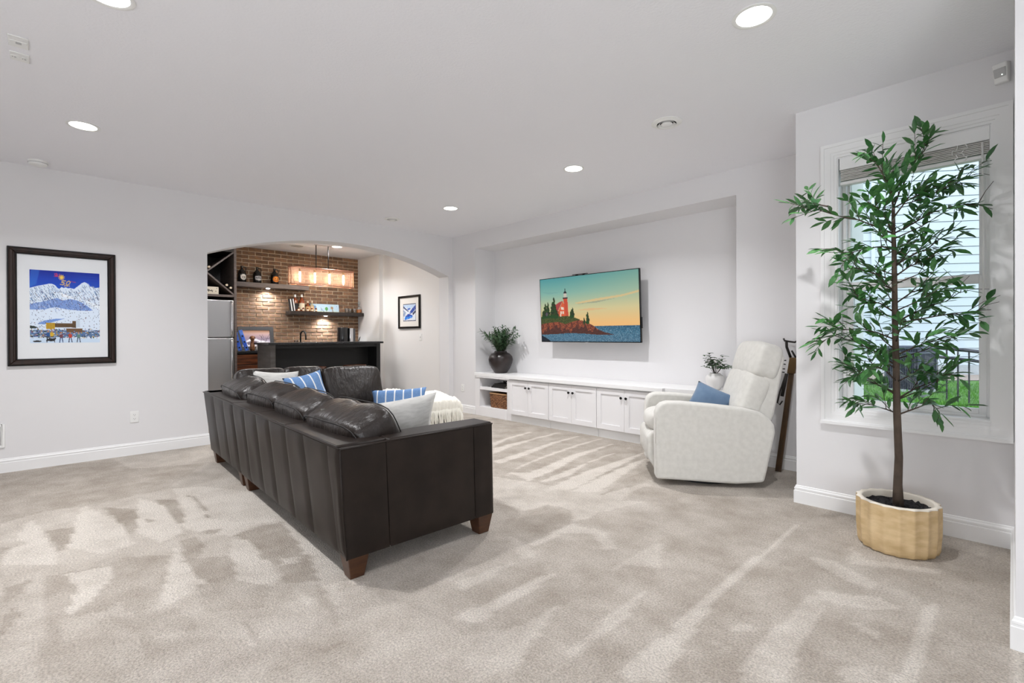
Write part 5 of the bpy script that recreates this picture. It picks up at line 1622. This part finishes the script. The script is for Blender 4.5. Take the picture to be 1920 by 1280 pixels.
ov = oval()
mb = MB(); n = len(ov)
mb.add([(x, y, ZP0) for x, y in ov] + [(x, y, ZP1) for x, y in ov], [(i, (i + 1) % n, n + (i + 1) % n, n + i) for i in range(n)])
mb.build('mesh_shade', MESHM, pn, smooth=True)
for z in (ZP0, ZP1):
    mb = MB(); mb.tube([(x, y, z) for x, y in ov] + [(ov[0][0], ov[0][1], z)], .008, 6, cap=False); mb.build('hoop', COPPER, pn, smooth=True)
mb = MB()
for y in (-HL, HL):
    for x in (-.055, .055):
        mb.tube([(x, y * .96, ZP0), (x, y * .96, ZP1)], .007, 6)
mb.box(-.012, .012, -HL, HL, ZP1 - .012, ZP1)
mb.build('shade_bars', COPPER, pn)
BULBM = pbr('glowing_bulb', (255, 235, 200), emit=((255, 232, 196), 58.0))
for y in (-.375, -.125, .125, .375):
    MB().lathe([(0, ZP1 - .01), (.016, ZP1 - .01), (.016, ZP1 - .065), (0, ZP1 - .065)], (0, y, 0), 14).build('socket', pbr('brass_socket', (150, 120, 70), .35, .8), pn, smooth='auto')
    MB().lathe([(0, ZP1 - .235), (.010, ZP1 - .230), (.015, ZP1 - .21), (.015, ZP1 - .09), (.010, ZP1 - .066), (0, ZP1 - .066)], (0, y, 0), 14).build('bulb', BULBM, pn, smooth=True)
d = bpy.data.lights.new('pendant_glow', 'AREA'); d.shape = 'RECTANGLE'; d.size = .12; d.size_y = .95; d.energy = 3; d.color = (1, .80, .56)

# refrigerator and the wine rack above it
fg = W('refrigerator', (-2.62, -2.90, 0), 0, 'stainless steel refrigerator with two doors left of the brick wall', 'refrigerator')
MB().box(-3.0, -2.29, -3.255, -2.548, .02, 1.745).build('body', pbr('fridge_grey', (96, 96, 98), .5), fg, world=True)
for z0, z1 in ((1.178, 1.752), (.10, 1.168)):
    dr = MB().box(-2.29, -2.235, -3.258, -2.545, z0, z1).build('door', STEEL, fg, world=True, bevel=.012, seg=3)
    zz0, zz1 = (z0 + .02, z1 - .02) if z0 > 1 else (.52, 1.148)
    y = -2.585
    pts = [(-2.235, y, zz0), (-2.20, y, zz0 + .02)] + [(-2.195 + .010 * math.sin(math.pi * i / 8), y, zz0 + .04 + (zz1 - zz0 - .08) * i / 8) for i in range(9)] + [(-2.20, y, zz1 - .02), (-2.235, y, zz1)]
    MB().tube(pts, .013, 8).build('handle', CHROME, dr, world=True, smooth=True)
MB().box(-2.98, -2.30, -3.25, -2.56, 0, .10).build('kick_grille', VOID, fg, world=True)

rk = W('wine_rack_cabinet', (-2.62, -2.9, 1.78), 0, 'dark wood wine rack with crossed dividers above the refrigerator', 'wine rack')
FX = -2.25
MB().box(-3.08, FX, -2.535, -2.50, 0, 2.735).build('side_panel', RACKWOOD, rk, world=True, bevel=.002)
MB().box(-3.08, FX, -3.32, -3.285, 0, 2.735).build('side_panel', RACKWOOD, rk, world=True, bevel=.002)
MB().box(-3.08, FX, -3.285, -2.535, 1.80, 1.835).build('bottom_shelf', RACKWOOD, rk, world=True, bevel=.002)
MB().box(-3.08, FX, -3.285, -2.535, 2.50, 2.735).build('top_box', DARKWOOD, rk, world=True)
MB().box(-3.08, -3.06, -3.285, -2.535, 1.835, 2.5).build('back_panel', BARBLACK, rk, world=True)
for (ya_, za_, yb_, zb_) in ((-3.285, 1.835, -2.535, 2.5), (-3.285, 2.5, -2.535, 1.835)):
    dy, dz = yb_ - ya_, zb_ - za_; L_ = math.hypot(dy, dz); ny, nz = -dz / L_ * .011, dy / L_ * .011
    MB().prism([(ya_ + ny, za_ + nz), (yb_ + ny, zb_ + nz), (yb_ - ny, zb_ - nz), (ya_ - ny, za_ - nz)], 'x', -3.06, FX - .004).build('divider', RACKWOOD, rk, world=True)
BOT = pbr('dark_bottle_glass', (30, 26, 24), .12, coat=.2)
CORKM = pbr('pale_bottle_top', (222, 206, 180), .5)


def wine(x, y, z, label):
    w_ = W('wine_bottle', (x, y, z), 0, label, 'bottle', 'wine bottles in the rack')
    mx = Matrix.Rotation(R_(90), 4, 'Y')
    MB().lathe([(0, -.24), (.036, -.24), (.037, -.05), (.030, -.01), (.015, .03), (.014, .085), (0, .085)], n=20, mx=mx).build('body', BOT, w_, smooth='auto')
    MB().lathe([(0, .05), (.0165, .05), (.0165, .10), (0, .10)], n=16, mx=mx).build('capsule', CORKM, w_, smooth='auto')
    return w_


wine(-2.36, -2.868, 2.245, 'wine bottle lying in the left opening of the rack')
wine(-2.36, -2.632, 1.985, 'wine bottle lying in the right opening of the rack, upper one')
wine(-2.36, -2.578, 1.945, 'wine bottle lying in the right opening of the rack, by its side panel')
bx = W('wooden_wine_box', (-2.40, -2.86, 1.836), 0, 'pale wooden wine box with a dark stamp on the bottom of the rack', 'box')
MB().box(-.12, .10, -.24, .125, 0, .115).build('crate', pbr('pale_box_wood', (226, 216, 196), .6), bx, bevel=.004)
cv = Canvas(80, 26, (226, 216, 196))
for i in range(14):
    x = .16 + i * .045
    cv.line([(x, .45 + .12 * math.sin(i * 1.7)), (x + .03, .6 - .1 * math.sin(i * 2.3))], .03, (44, 38, 36))
cv.line([(.12, .55), (.80, .52)], .02, (60, 52, 48)); cv.ell(.90, .60, .02, .06, (70, 60, 54)); cv.ell(.93, .2, .02, .06, (90, 80, 70))
cv.sheet('stamp', print_mat('matte_print', rough=.7), (-2.2985, -3.095, 1.945), (-2.2985, -2.74, 1.945), (-2.2985, -2.74, 1.842), (-2.2985, -3.095, 1.842), parent=bx)

# back counter, its drawers, tap
bc = W('bar_back_counter', (-2.76, -1.3, 0), 0, 'dark counter with brown drawers along the brick wall', 'counter')
MB().box(-3.06, -2.44, -2.498, -.075, .915, .953).build('stone_top', STONE, bc, world=True, bevel=.003)
MB().box(-3.06, -2.48, -2.495, -.08, .10, .915).build('body', DARKWOOD, bc, world=True)
for i, (z0, z1) in enumerate(((.735, .895), (.56, .725), (.12, .55))):
    dw = MB().box(-2.482, -2.46, -2.47, -2.06, z0, z1).build('drawer', DRAWERWOOD, bc, world=True, bevel=.003)
for i in range(4):
    y0 = -2.05 + i * .49
    MB().box(-2.482, -2.46, y0, y0 + .48, .12, .895).build('door', DRAWERWOOD, bc, world=True, bevel=.003)
fa = W('bar_tap', (-2.86, -1.30, .953), 0, 'black gooseneck tap at the bar sink', 'tap')
mb = MB(); mb.tube([(0, 0, 0), (0, 0, .25)] + [(.0 + .07 * (1 - math.cos(t)), 0.02 * (1 - math.cos(t)), .25 + .075 * math.sin(t)) for t in [math.pi * i / 10 for i in range(1, 11)]] + [(.14, .04, .20), (.14, .04, .17)], .014, 10)
mb.build('spout', BLACK, fa, smooth=True)
MB().tube([(0, .0, .10), (0, .055, .13)], .007, 8).build('lever', BLACK, fa, smooth=True)
MB().lathe([(0, 0), (.028, 0), (.028, .012), (.018, .02), (0, .02)], n=20).build('base', BLACK, fa, smooth='auto')

# floating shelves and what they carry
for nm, y0, y1, x1, z0, z1, lab in (('floating_shelf', -2.498, -1.14, -2.86, 2.035, 2.115, 'upper grey brown floating shelf on the brick wall with the jugs'), ('floating_shelf', -1.49, -.076, -2.82, 1.578, 1.645, 'lower dark floating shelf on the brick wall with bottles')):
    s_ = W(nm, (-2.95, (y0 + y1) / 2, z0), 0, lab, 'shelf', 'floating shelves of the bar')
    MB().box(-3.064, x1, y0, y1, z0, z1).build('board', RACKWOOD if z0 > 2 else DARKWOOD, s_, world=True, bevel=.003)
    yl = -1.82 if z0 > 2 else -.79
    MB().lathe([(0, -.010), (.028, -.010), (.032, 0), (0, 0)], (-2.96, yl, z0), 20).build('puck_light', pbr('lit_puck', (255, 255, 255), emit=((245, 248, 255), 12)), s_, world=True)
    d = bpy.data.lights.new('shelf_spot', 'SPOT'); d.energy = 62; d.spot_size = R_(150); d.spot_blend = 1; d.shadow_soft_size = .02; d.color = (.84, .92, 1)
    q = bpy.data.objects.new('shelf_spot', d); COL.objects.link(q); q.parent = s_
    q.matrix_basis = WM[s_.name].inverted() @ Matrix.Translation((-2.96, yl, z0 - .014))

JUGP = [(0, 0), (.060, 0), (.066, .008), (.067, .14), (.060, .175), (.038, .205), (.022, .225), (.019, .255), (.022, .262), (.022, .275), (0, .275)]


def jug(y, col, lines, label):
    j = W('growler_jug', (-2.96, y, 2.115), R_(8), label, 'jug', 'dark glass jugs on the upper shelf')
    MB().lathe(JUGP, n=30).build('body', BLACKGL, j, smooth=True)
    MB().tube([(0, .020, .262), (0, .055, .262), (0, .068, .235), (0, .060, .195), (0, .045, .188)], .008, 8).build('handle', BLACKGL, j, smooth=True)
    cv = Canvas(40, 40, (18, 16, 16))
    if col == 0:
        cv.ell(.5, .5, .38, .46, (228, 226, 220)); cv.rect(.12, .2, .88, .34, (226, 224, 218)); cv.rect(.34, .42, .44, .62, (30, 28, 28)); cv.line([(.54, .42), (.68, .44), (.56, .62), (.7, .62)], .07, (30, 28, 28)); cv.rect(.3, .74, .7, .8, (60, 56, 54))
    elif col == 1:
        cv.poly([(.02, .25), (.5, .15), (.98, .25), (.95, .75), (.5, .9), (.05, .75)], (196, 196, 198)); cv.rect(.1, .36, .9, .62, (86, 86, 90)); cv.line([(.2, .5), (.35, .44), (.5, .54), (.65, .44), (.8, .52)], .06, (214, 214, 216)); cv.rect(.44, .26, .56, .32, (40, 40, 42))
    else:
        cv.ell(.5, .5, .48, .48, (214, 122, 34)); cv.ell(.5, .45, .30, .22, (236, 160, 60)); cv.rect(.30, .34, .46, .52, (110, 44, 20)); cv.rect(.56, .36, .70, .54, (110, 44, 20)); cv.rect(.26, .66, .74, .76, (120, 50, 20))
    P4 = []
    rad, w_, h_3, zc_ = .0685, .9, .052, .085
    # label bent round the glass
    me_o = cv.sheet('label', print_mat('matte_print', rough=.7), (0, -1, 1), (0, 1, 1), (0, 1, -1), (0, -1, -1))
    for v in me_o.data.vertices:
        t = v.co.y * w_ ; zz = v.co.z
        v.co = Vector((rad * math.cos(t), rad * math.sin(t), zc_ + zz * h_3))
    me_o.parent = j
    return j


jug(-2.235, 0, 0, 'dark glass growler with a white badge label, leftmost on the upper shelf')
jug(-1.995, 1, 0, 'dark glass growler with a grey band label on the upper shelf')
jug(-1.71, 2, 0, 'dark glass growler with an orange label on the upper shelf')

WHISK = pbr('amber_whiskey', (120, 56, 24), .12, coat=.3)
LABC = pbr('cream_label_paper', (226, 212, 184), .7)
LABT = pbr('tan_label_paper', (206, 170, 120), .7)
LABK = pbr('black_label_paper', (26, 24, 24), .6)
WCAP = pbr('white_bottle_cap', (238, 236, 232), .4)
SZ = 1.645


def bottle(name, x, y, r, h, glass, cap, labelm, label, grp='bottles on the lower shelf', neck=.32, cat='bottle', square=False):
    b_ = W(name, (x, y, SZ), 0, label, cat, grp)
    prof = [(0, 0), (r * .95, 0), (r, .006), (r, h * (1 - neck) * .88), (r * .8, h * (1 - neck) * .98), (r * .32, h * (1 - neck * .72)), (r * .30, h * .93), (0, h * .93)]
    MB().lathe(prof, n=18).build('body', glass, b_, smooth='auto')
    MB().lathe([(0, h * .84), (r * .38, h * .84), (r * .38, h), (0, h)], n=14).build('cap', cap, b_, smooth='auto')
    MB().lathe([(r * 1.012, h * .12), (r * 1.02, h * .12), (r * 1.02, h * .48), (r * 1.012, h * .48)], n=18, cap=False).build('label', labelm, b_)
    return b_


bottle('whiskey_bottle', -2.99, -1.345, .050, .31, WHISK, WCAP, LABK, 'tall whiskey bottle with a white cap at the back of the lower shelf, left one')
bottle('whiskey_bottle', -2.99, -1.225, .050, .32, WHISK, WCAP, LABC, 'tall whiskey bottle with a white cap beside the other tall one')
bottle('whiskey_bottle', -2.99, -1.115, .042, .20, WHISK, CORKM, LABT, 'short amber bottle with a cork top left of the canvas picture', neck=.4)
bottle('whiskey_bottle', -3.0, -1.035, .040, .21, pbr('pale_spirit', (170, 160, 130), .12, coat=.3), CORKM, LABT, 'pale bottle with a cork top close to the canvas picture', neck=.4)
bx = W('striped_box', (-2.93, -1.41, SZ), R_(0), 'tall black and white striped box leaning at the left end of the lower shelf', 'box')
mb = MB(); Tm = Matrix.Rotation(R_(8), 4, 'X')
mb.box(-.05, .05, -.035, .035, .004, .225, Tm); mb.build('box', LABK, bx, bevel=.002)
mb = MB(); mb.box(.0495, .0515, -.034, -.018, .006, .222, Tm); mb.box(.0495, .0515, .012, .028, .006, .222, Tm); mb.build('stripes', pbr('white_print', (232, 230, 228)), bx)
for i in range(5):
    bottle('miniature_bottle', -2.86, -1.325 + .078 * i, .020, .085, WHISK, WCAP if i % 2 else CORKM, LABC, ['miniature bottle at the left end of the front row', 'second miniature bottle from the left in the front row', 'miniature bottle in the middle of the front row', 'fourth miniature bottle from the left in the front row', 'miniature bottle at the right end of the front row'][i], 'miniature bottles in front')
cn = W('canvas_picture', (-3.035, -.775, SZ), 0, 'long pale blue canvas picture of trees leaning on the brick wall', 'picture')
Tc = Matrix.Rotation(R_(-8), 4, 'Y')
mb = MB(); mb.box(-.01, .012, -.285, .285, .0, .162, Tc); mb.build('canvas', pbr('dark_canvas_edge', (64, 74, 80), .8), cn)
cv = Canvas(110, 36, (196, 224, 240))
for i in range(60):
    cv.ell(r2.random(), r2.random(), r2.uniform(.03, .08), r2.uniform(.06, .16), r2.choice([(180, 214, 240), (206, 232, 234), (190, 226, 214), (214, 224, 244), (176, 206, 240)]), .35)
cv.rect(0, .90, 1, 1, (220, 230, 206)); cv.ell(.17, .42, .05, .2, (90, 140, 200), .8); cv.line([(.17, .5), (.16, .9)], .012, (70, 90, 120))
cv.ell(.56, .58, .05, .22, (84, 160, 84), .95); cv.line([(.56, .7), (.56, .97)], .012, (80, 100, 60)); cv.line([(.37, .45), (.40, .7), (.47, .95)], .016, (110, 140, 160)); cv.line([(.40, .6), (.36, .95)], .01, (110, 140, 120))
cv.ell(.75, .45, .05, .16, (186, 150, 110), .8); cv.line([(.75, .4), (.78, .97)], .02, (150, 110, 80)); cv.line([(.72, .3), (.76, .6)], .012, (150, 110, 80)); cv.ell(.92, .25, .012, .05, (120, 150, 190))
for x in (.03, .12, .21):
    cv.ell(x, .78, .03, .07, (40, 44, 40)); cv.ell(x, .80, .015, .04, (220, 220, 180))
Pc = [WM[cn.name] @ (Tc @ Vector(p)) for p in ((.0128, -.282, .159), (.0128, .282, .159), (.0128, .282, .003), (.0128, -.282, .003))]
cv.sheet('painting', print_mat('matte_print', rough=.7), *Pc, parent=cn)
GP = [(0, 0), (.032, 0), (.034, .004), (.040, .085), (.038, .085), (.032, .010), (0, .010)]
for i, y in enumerate((-.385, -.30, -.225)):
    t = W('tumbler_glass', (-2.92 - .03 * (i % 2), y, SZ), 0, ['clear tumbler glass next to the canvas picture', 'clear tumbler glass in the middle of the three', 'clear tumbler glass next to the decanter'][i], 'glass', 'tumbler glasses on the lower shelf')
    MB().lathe(GP, n=22).build('glass', GLASSW, t, smooth='auto')
dc = W('whiskey_decanter', (-2.91, -.135, SZ), 0, 'glass decanter with a stopper and amber whiskey at the shelf end', 'decanter')
MB().lathe([(0, 0), (.052, 0), (.054, .01), (.054, .105), (.045, .125), (.018, .14), (.018, .165), (.026, .17)], n=8, cap=False).build('glass_body', GLASSW, dc)
MB().lathe([(0, .006), (.049, .006), (.049, .07), (0, .07)], n=8).build('whiskey', pbr('amber_whiskey_light', (186, 106, 40), .2), dc)
MB().lathe([(0, .15), (.014, .15), (.014, .172), (.028, .185), (.030, .205), (.020, .228), (0, .232)], n=8).build('stopper', GLASSW, dc)

# things on the back counter
CT = .953
cm = W('coffee_machine', (-2.72, -.52, CT), 0, 'black drum coffee machine with chrome front at the right end of the counter', 'appliance')
MB().lathe([(0, 0), (.10, 0), (.104, .01), (.104, .385), (.098, .40), (0, .40)], (0, -.045, 0), 30).build('drum', pbr('gloss_black', (24, 24, 25), .2, coat=.3), cm, smooth='auto')
MB().box(-.09, .10, .05, .125, 0.03, .39).build('front_column', CHROME, cm, bevel=.012, seg=3)
MB().box(-.085, .085, .118, .175, .02, .38).build('water_tank', pbr('smoked_plastic', (70, 70, 74), .2), cm, bevel=.012)
MB().box(-.10, .11, .03, .19, 0, .028).build('drip_tray', pbr('light_tray', (220, 214, 204), .4), cm, bevel=.006)
MB().tube([(.02, .20, .02), (.03, .25, .12), (.02, .30, .22), (.0, .27, .05)], .006, 6).build('cord', BLACK, cm, smooth=True)
fp = W('snow_photo_frame', (-2.98, -2.0, CT), 0, 'dark framed photograph of a snowy dusk scene on the back counter', 'picture')
Tf = Matrix.Rotation(R_(-9), 4, 'Y')
fw_, fh_ = .285, .41
for q in ((-fw_, fw_, fh_ - .062, fh_), (-fw_, fw_, 0, .062)):
    MB().box(-.012, .012, q[0], q[1], q[2], q[3], Tf).build('frame_side', pbr('charcoal_frame', (58, 57, 58), .5), fp)
for q in ((-fw_, -fw_ + .062), (fw_ - .062, fw_)):
    MB().box(-.012, .012, q[0], q[1], .062, fh_ - .062, Tf).build('frame_side', pbr('charcoal_frame', (58, 57, 58), .5), fp)
cv = Canvas(90, 60)
cv.vgrad([(0, (196, 148, 110)), (.25, (190, 156, 150)), (.55, (150, 130, 146)), (.75, (214, 206, 216)), (1, (226, 222, 228))])
cv.poly([(.1, .7), (.3, .5), (.5, .52), (.62, .62), (.9, .7), (.9, .85), (.1, .85)], (232, 228, 232)); cv.poly([(.15, .75), (.35, .62), (.6, .7), (.5, .85), (.2, .88)], (110, 96, 108))
for x0, y0, x1, y1 in ((.62, .3, .82, .7), (.66, .75, .70, .35), (.8, .75, .98, .25), (.86, .7, .84, .42), (.7, .6, .95, .5), (.78, .5, .72, .28), (.9, .55, .99, .45)):
    cv.line([(x0, y0), (x1, y1)], .012, (70, 56, 62))
Pf = [WM[fp.name] @ (Tf @ Vector(p)) for p in ((.002, -fw_ + .06, fh_ - .06), (.002, fw_ - .06, fh_ - .06), (.002, fw_ - .06, .06), (.002, -fw_ + .06, .06))]
cv.sheet('photograph', print_mat('matte_print', rough=.7), *Pf, parent=fp)
for i, (y, tl, lab) in enumerate(((-2.34, -13, 'taller blue dotted board leaning on the rack panel'), (-2.255, -17, 'blue dotted board leaning in front of the taller one'))):
    bb = W('blue_board', (-2.70 + .08 * i, y, CT + .004), 0, lab, 'board', 'blue boards on the back counter')
    Tb = Matrix.Rotation(R_(-tl), 4, 'X')
    MB().box(-.012, .012, -.028, .028, 0, .40 - .05 * i, Tb).build('board', pbr('bright_blue_paint', (48, 92, 206), .4, vary=(12, (96, 140, 226), 3)), bb, bevel=.006)
    mb = MB()
    for z in (.05, .15, .25):
        mb.lathe([(0, 0), (.014, 0), (.014, .002), (0, .002)], n=12, mx=Tb @ Matrix.Translation((.0118, 0, z)) @ Matrix.Rotation(R_(90), 4, 'Y'))
    mb.build('dots', VOID, bb)
dg = W('dog_figurine', (-2.58, -2.185, CT), 0, 'small brown and white standing dog figurine on the counter', 'figurine')
FB = pbr('brown_figurine_glaze', (150, 100, 62), .4, vary=(18, (96, 58, 36), 4))
MB().lathe([(0, 0), (.034, 0), (.040, .03), (.036, .09), (.030, .13), (.022, .16), (.030, .185), (.034, .21), (.026, .24), (0, .25)], n=20).build('body', FB, dg, smooth=True)
for s_ in (-1, 1):
    MB().tube([(.02, s_ * .018, .12), (.034, s_ * .018, .06), (.03, s_ * .018, .0)], [.012, .010, .012], 8).build('leg', FB, dg, smooth=True)
    MB().tube([(0, s_ * .026, .235), (.0, s_ * .042, .20)], [.010, .007], 8).build('ear', pbr('dark_ear', (70, 44, 30)), dg, smooth=True)
MB().tube([(.02, 0, .205), (.06, 0, .195)], [.018, .012], 8).build('muzzle', FB, dg, smooth=True)
wf = W('white_figurine', (-2.56, -2.105, CT), 0, 'small white animal figurine beside the brown dog', 'figurine')
MB().lathe([(0, 0), (.026, 0), (.030, .03), (.024, .075), (.018, .095), (.024, .115), (.018, .14), (0, .146)], n=18).build('body', WHITECER, wf, smooth=True)
MB().tube([(.012, 0, .115), (.042, 0, .11)], [.014, .008], 8).build('muzzle', WHITECER, wf, smooth=True)
tr_ = W('wire_tray', (-2.52, -2.03, CT), 0, 'small two tier white tray at the end of the bar counter', 'tray')
for z in (.02, .11):
    MB().box(-.06, .06, -.045, .06, z, z + .008).build('tier', WHITECER, tr_)
mb = MB()
for x in (-.055, .055):
    for y in (-.04, .055):
        mb.tube([(x, y, 0), (x, y, .12)], .004, 6)
mb.build('posts', WHITECER, tr_)
sg = W('soap_glass', (-2.85, -1.385, CT), 0, 'clear glass standing left of the black tap', 'glass')
MB().lathe([(0, 0), (.03, 0), (.028, .01), (.008, .03), (.008, .09), (.03, .12), (.036, .16), (.034, .16), (.028, .12), (0, .10)], n=18).build('glass', GLASSW, sg, smooth=True)

# small blue framed picture on the side wall
sp2 = W('small_framed_print', (-1.27, .008, 1.32), 0, 'small black framed blue mountain picture on the bar side wall', 'picture')
X0, X1, Z0, Z1 = -1.622, -.920, 1.318, 1.902


def fside(mb, y0, y1, o_, i_, s0):
    A = [(o_[0], o_[2]), (o_[1], o_[2]), (o_[1], o_[3]), (o_[0], o_[3])]; B = [(i_[0], i_[2]), (i_[1], i_[2]), (i_[1], i_[3]), (i_[0], i_[3])]
    s1 = (s0 + 1) % 4
    mb.prism([A[s0], A[s1], B[s1], B[s0]], 'y', y0, y1)


Q = (X0, X1, Z0, Z1)
for s0 in range(4):
    mb = MB(); fside(mb, -.022, .006, Q, inset(Q, .035), s0); mb.build('frame_side', FRAMEBLACK, sp2, world=True, bevel=.003)
Q2 = inset(Q, .033)
MB().box(Q2[0], Q2[1], -.002, .006, Q2[2], Q2[3]).build('mat_board', pbr('cream_mat', (232, 228, 222), .9), sp2, world=True)
cv = Canvas(60, 76, (226, 232, 240))
cv.rect(0, 0, 1, .05, (70, 84, 110)); cv.rect(0, .95, 1, 1, (70, 84, 110)); cv.rect(0, 0, .04, 1, (90, 100, 120)); cv.rect(.96, 0, 1, 1, (90, 100, 120))
cv.poly([(.04, .06), (.96, .06), (.96, .2), (.5, .32), (.04, .15)], (190, 212, 238))
cv.poly([(.96, .1), (.7, .3), (.55, .45), (.5, .6), (.7, .55), (.96, .35)], (44, 74, 160)); cv.poly([(.04, .12), (.3, .32), (.45, .42), (.38, .46), (.2, .34), (.04, .24)], (60, 76, 120))
cv.poly([(.3, .3), (.5, .25), (.6, .3), (.5, .36), (.4, .36)], (40, 90, 190)); cv.poly([(.12, .85), (.2, .68), (.5, .6), (.76, .68), (.7, .8), (.4, .88), (.15, .93)], (40, 128, 224)); cv.poly([(.2, .7), (.4, .58), (.6, .62), (.72, .7), (.5, .72), (.3, .78)], (24, 70, 170))
cv.poly([(.96, .4), (.8, .5), (.72, .6), (.8, .66), (.96, .52)], (60, 64, 90)); cv.poly([(.04, .35), (.25, .5), (.1, .75), (.04, .7)], (150, 166, 196))
for i in range(40):
    x, y = r2.uniform(.05, .9), r2.uniform(.1, .9)
    cv.line([(x, y), (x + r2.uniform(-.12, .12), y + r2.uniform(.04, .12))], .018, r2.choice([(240, 244, 250), (220, 228, 240), (90, 120, 190), (246, 240, 236)]), .7)
cv.sheet('print', print_mat('matte_print', rough=.7), (-1.475, -.0026, 1.757), (-1.060, -.0026, 1.757), (-1.060, -.0026, 1.448), (-1.475, -.0026, 1.448), parent=sp2)

# ------------------------------------------------------------------ outside the window
GZ = .05
mb = MB(); mb.add([(5.3, -.58, GZ), (12, -.58, GZ), (18, 20, GZ), (-8, 20, GZ), (-8, .7, GZ), (5.3, .7, GZ)], [(0, 1, 2, 3, 4, 5)])
mb.build('ground', GRASSG, kind='structure')
hd = Vector((.8054, .5925, 0)).normalized()
hn = Vector((.5925, -.8054, 0))
HM = basis(hd, Vector((0, 0, 1)).cross(hd), (0, 0, 1), (3.55, 11.285, 0))
hs_ = W('neighbour_house', (3.55, 11.285, GZ), 0, 'white lap sided house beyond the lawn outside the window', 'house')
sb = MB().prism([(0.0, 0), (-.024, 0), (-.010, .207), (0.0, .207)], 'x', -5.5, 7.0)
sb.v = [(x, y, z) for x, y, z in sb.v]
bmesh_ = sb.mesh('siding_board'); bmesh_.materials.append(SIDING)
for i in range(27):
    place(bmesh_, 'siding_board', WM[hs_.name].inverted() @ HM @ Matrix.Translation((0, 0, .36 + .221 * i)), hs_)
MB().box(-5.5, 7.0, .0, .4, .0, 6.4, HM).build('wall_core', pbr('lap_shadow_grey', (96, 102, 110), .8), hs_, world=True)  # dark core seen between boards, its grey standing in for lap shadow
MB().box(-5.5, 7.0, -.03, .011, GZ, .355, HM).build('foundation', CONC, hs_, world=True)
MB().box(-.03, .06, -.075, -.03, .3, 6.3, HM).build('downspout', pbr('white_gutter', (230, 234, 238), .5), hs_, world=True, bevel=.008)
mu = MB().grid(lambda u, v: HM @ Vector((-5 + 11.5 * u, -.04 - 1.15 * v, GZ + .012 + .05 * (1 - v) + .02 * noise.noise(Vector((u * 40, v * 6, 0))))), 120, 12)
o = mu.build('mulch_strip', MULCH, kind='stuff', smooth=True, label='strip of pale wood chips along the foot of the house', cat='mulch')
mb = MB()
r3 = random.Random(3)
for i in range(4200):
    d_ = r3.uniform(3.0, 10.4); a_ = r3.uniform(-.55, .02)
    p = Vector((5.75 + (d_ + .86) * a_ * .5, -.86 + d_ + .9, GZ))
    h_ = r3.uniform(.04, .085); w_ = .012; t = r3.uniform(0, 6.28)
    sd_ = Vector((math.cos(t), math.sin(t), 0)) * w_
    mb.add([p - sd_, p + sd_, p + Vector((r3.uniform(-.03, .03), r3.uniform(-.03, .03), h_))], [(0, 1, 2)])
me = mb.mesh('grass'); me.materials.append(pbr('grass_blade', (112, 168, 62), .9, vary=(6, (74, 128, 44), 3)))
o = bpy.data.objects.new('grass', me); COL.objects.link(o); tag(o, 'short green grass of the lawn outside', 'grass', kind='stuff')
ac = W('air_conditioner', (4.95, 7.5, GZ), 0, 'grey slatted air conditioner unit standing on the lawn outside', 'air conditioner')
ax_, ay_ = Vector((-.5415, .1872, 0)), Vector((.1872, .5415, 0))
AM2 = basis(ax_, ax_.cross(Vector((0, 0, 1))), (0, 0, 1), (4.952, 7.271, 0))
SA = .573
ACZ = .945
MB().box(.02, SA - .02, .02, SA - .02, GZ + .02, ACZ - .03, AM2).build('core', ACD, ac, world=True)
MB().box(-.01, SA + .01, -.01, SA + .01, ACZ - .06, ACZ, AM2).build('lid', ACM, ac, world=True, bevel=.01)
MB().box(-.02, SA + .02, -.02, SA + .02, GZ, GZ + .05, AM2).build('base_pad', CONC, ac, world=True)
for x, y in ((0, 0), (SA, 0), (0, SA), (SA, SA)):
    MB().box(x - .016, x + .016, y - .016, y + .016, GZ + .05, ACZ - .06, AM2).build('corner_post', ACM, ac, world=True)
mb = MB()
for i in range(1, 20):
    t = SA * i / 20
    for q in ((t - .005, t + .005, -.004, .02), (t - .005, t + .005, SA - .02, SA + .004)):
        mb.box(q[0], q[1], q[2], q[3], GZ + .05, ACZ - .06, AM2)
    for q in ((-.004, .02, t - .005, t + .005), (SA - .02, SA + .004, t - .005, t + .005)):
        mb.box(q[0], q[1], q[2], q[3], GZ + .05, ACZ - .06, AM2)
mb.build('louvre_bars', pbr('condenser_bar_metal', (92, 92, 106), .5, .2), ac, world=True)
mb = MB()
for z in (.80,):
    mb.box(-.008, SA + .008, -.008, SA + .008, z, z + .03, AM2)
mb.build('band', ACM, ac, world=True)
fn = W('metal_railing', (5.6, 6.1, GZ), 0, 'dark metal railing with upright bars outside the window, right of the air conditioner', 'railing')
FP = [(5.161, 6.337), (5.262, 6.298), (5.41, 6.235), (5.553, 6.166), (5.69, 6.093), (5.824, 6.015), (5.952, 5.932)]
tz = [.952, .944, .931, .918, .905, .890, .876]
MB().tube([(x, y, z) for (x, y), z in zip(FP[1:], tz[1:])], .028, 4).build('top_rail', IRON, fn, world=True)
MB().tube([(x, y, z - .155) for (x, y), z in zip(FP[1:], tz[1:])], .024, 4).build('lower_rail', IRON, fn, world=True)
for (x, y), z in list(zip(FP, tz))[2:]:
    MB().box(x - .011, x + .011, y - .011, y + .011, GZ, z - .01).build('picket', IRON, fn, world=True)
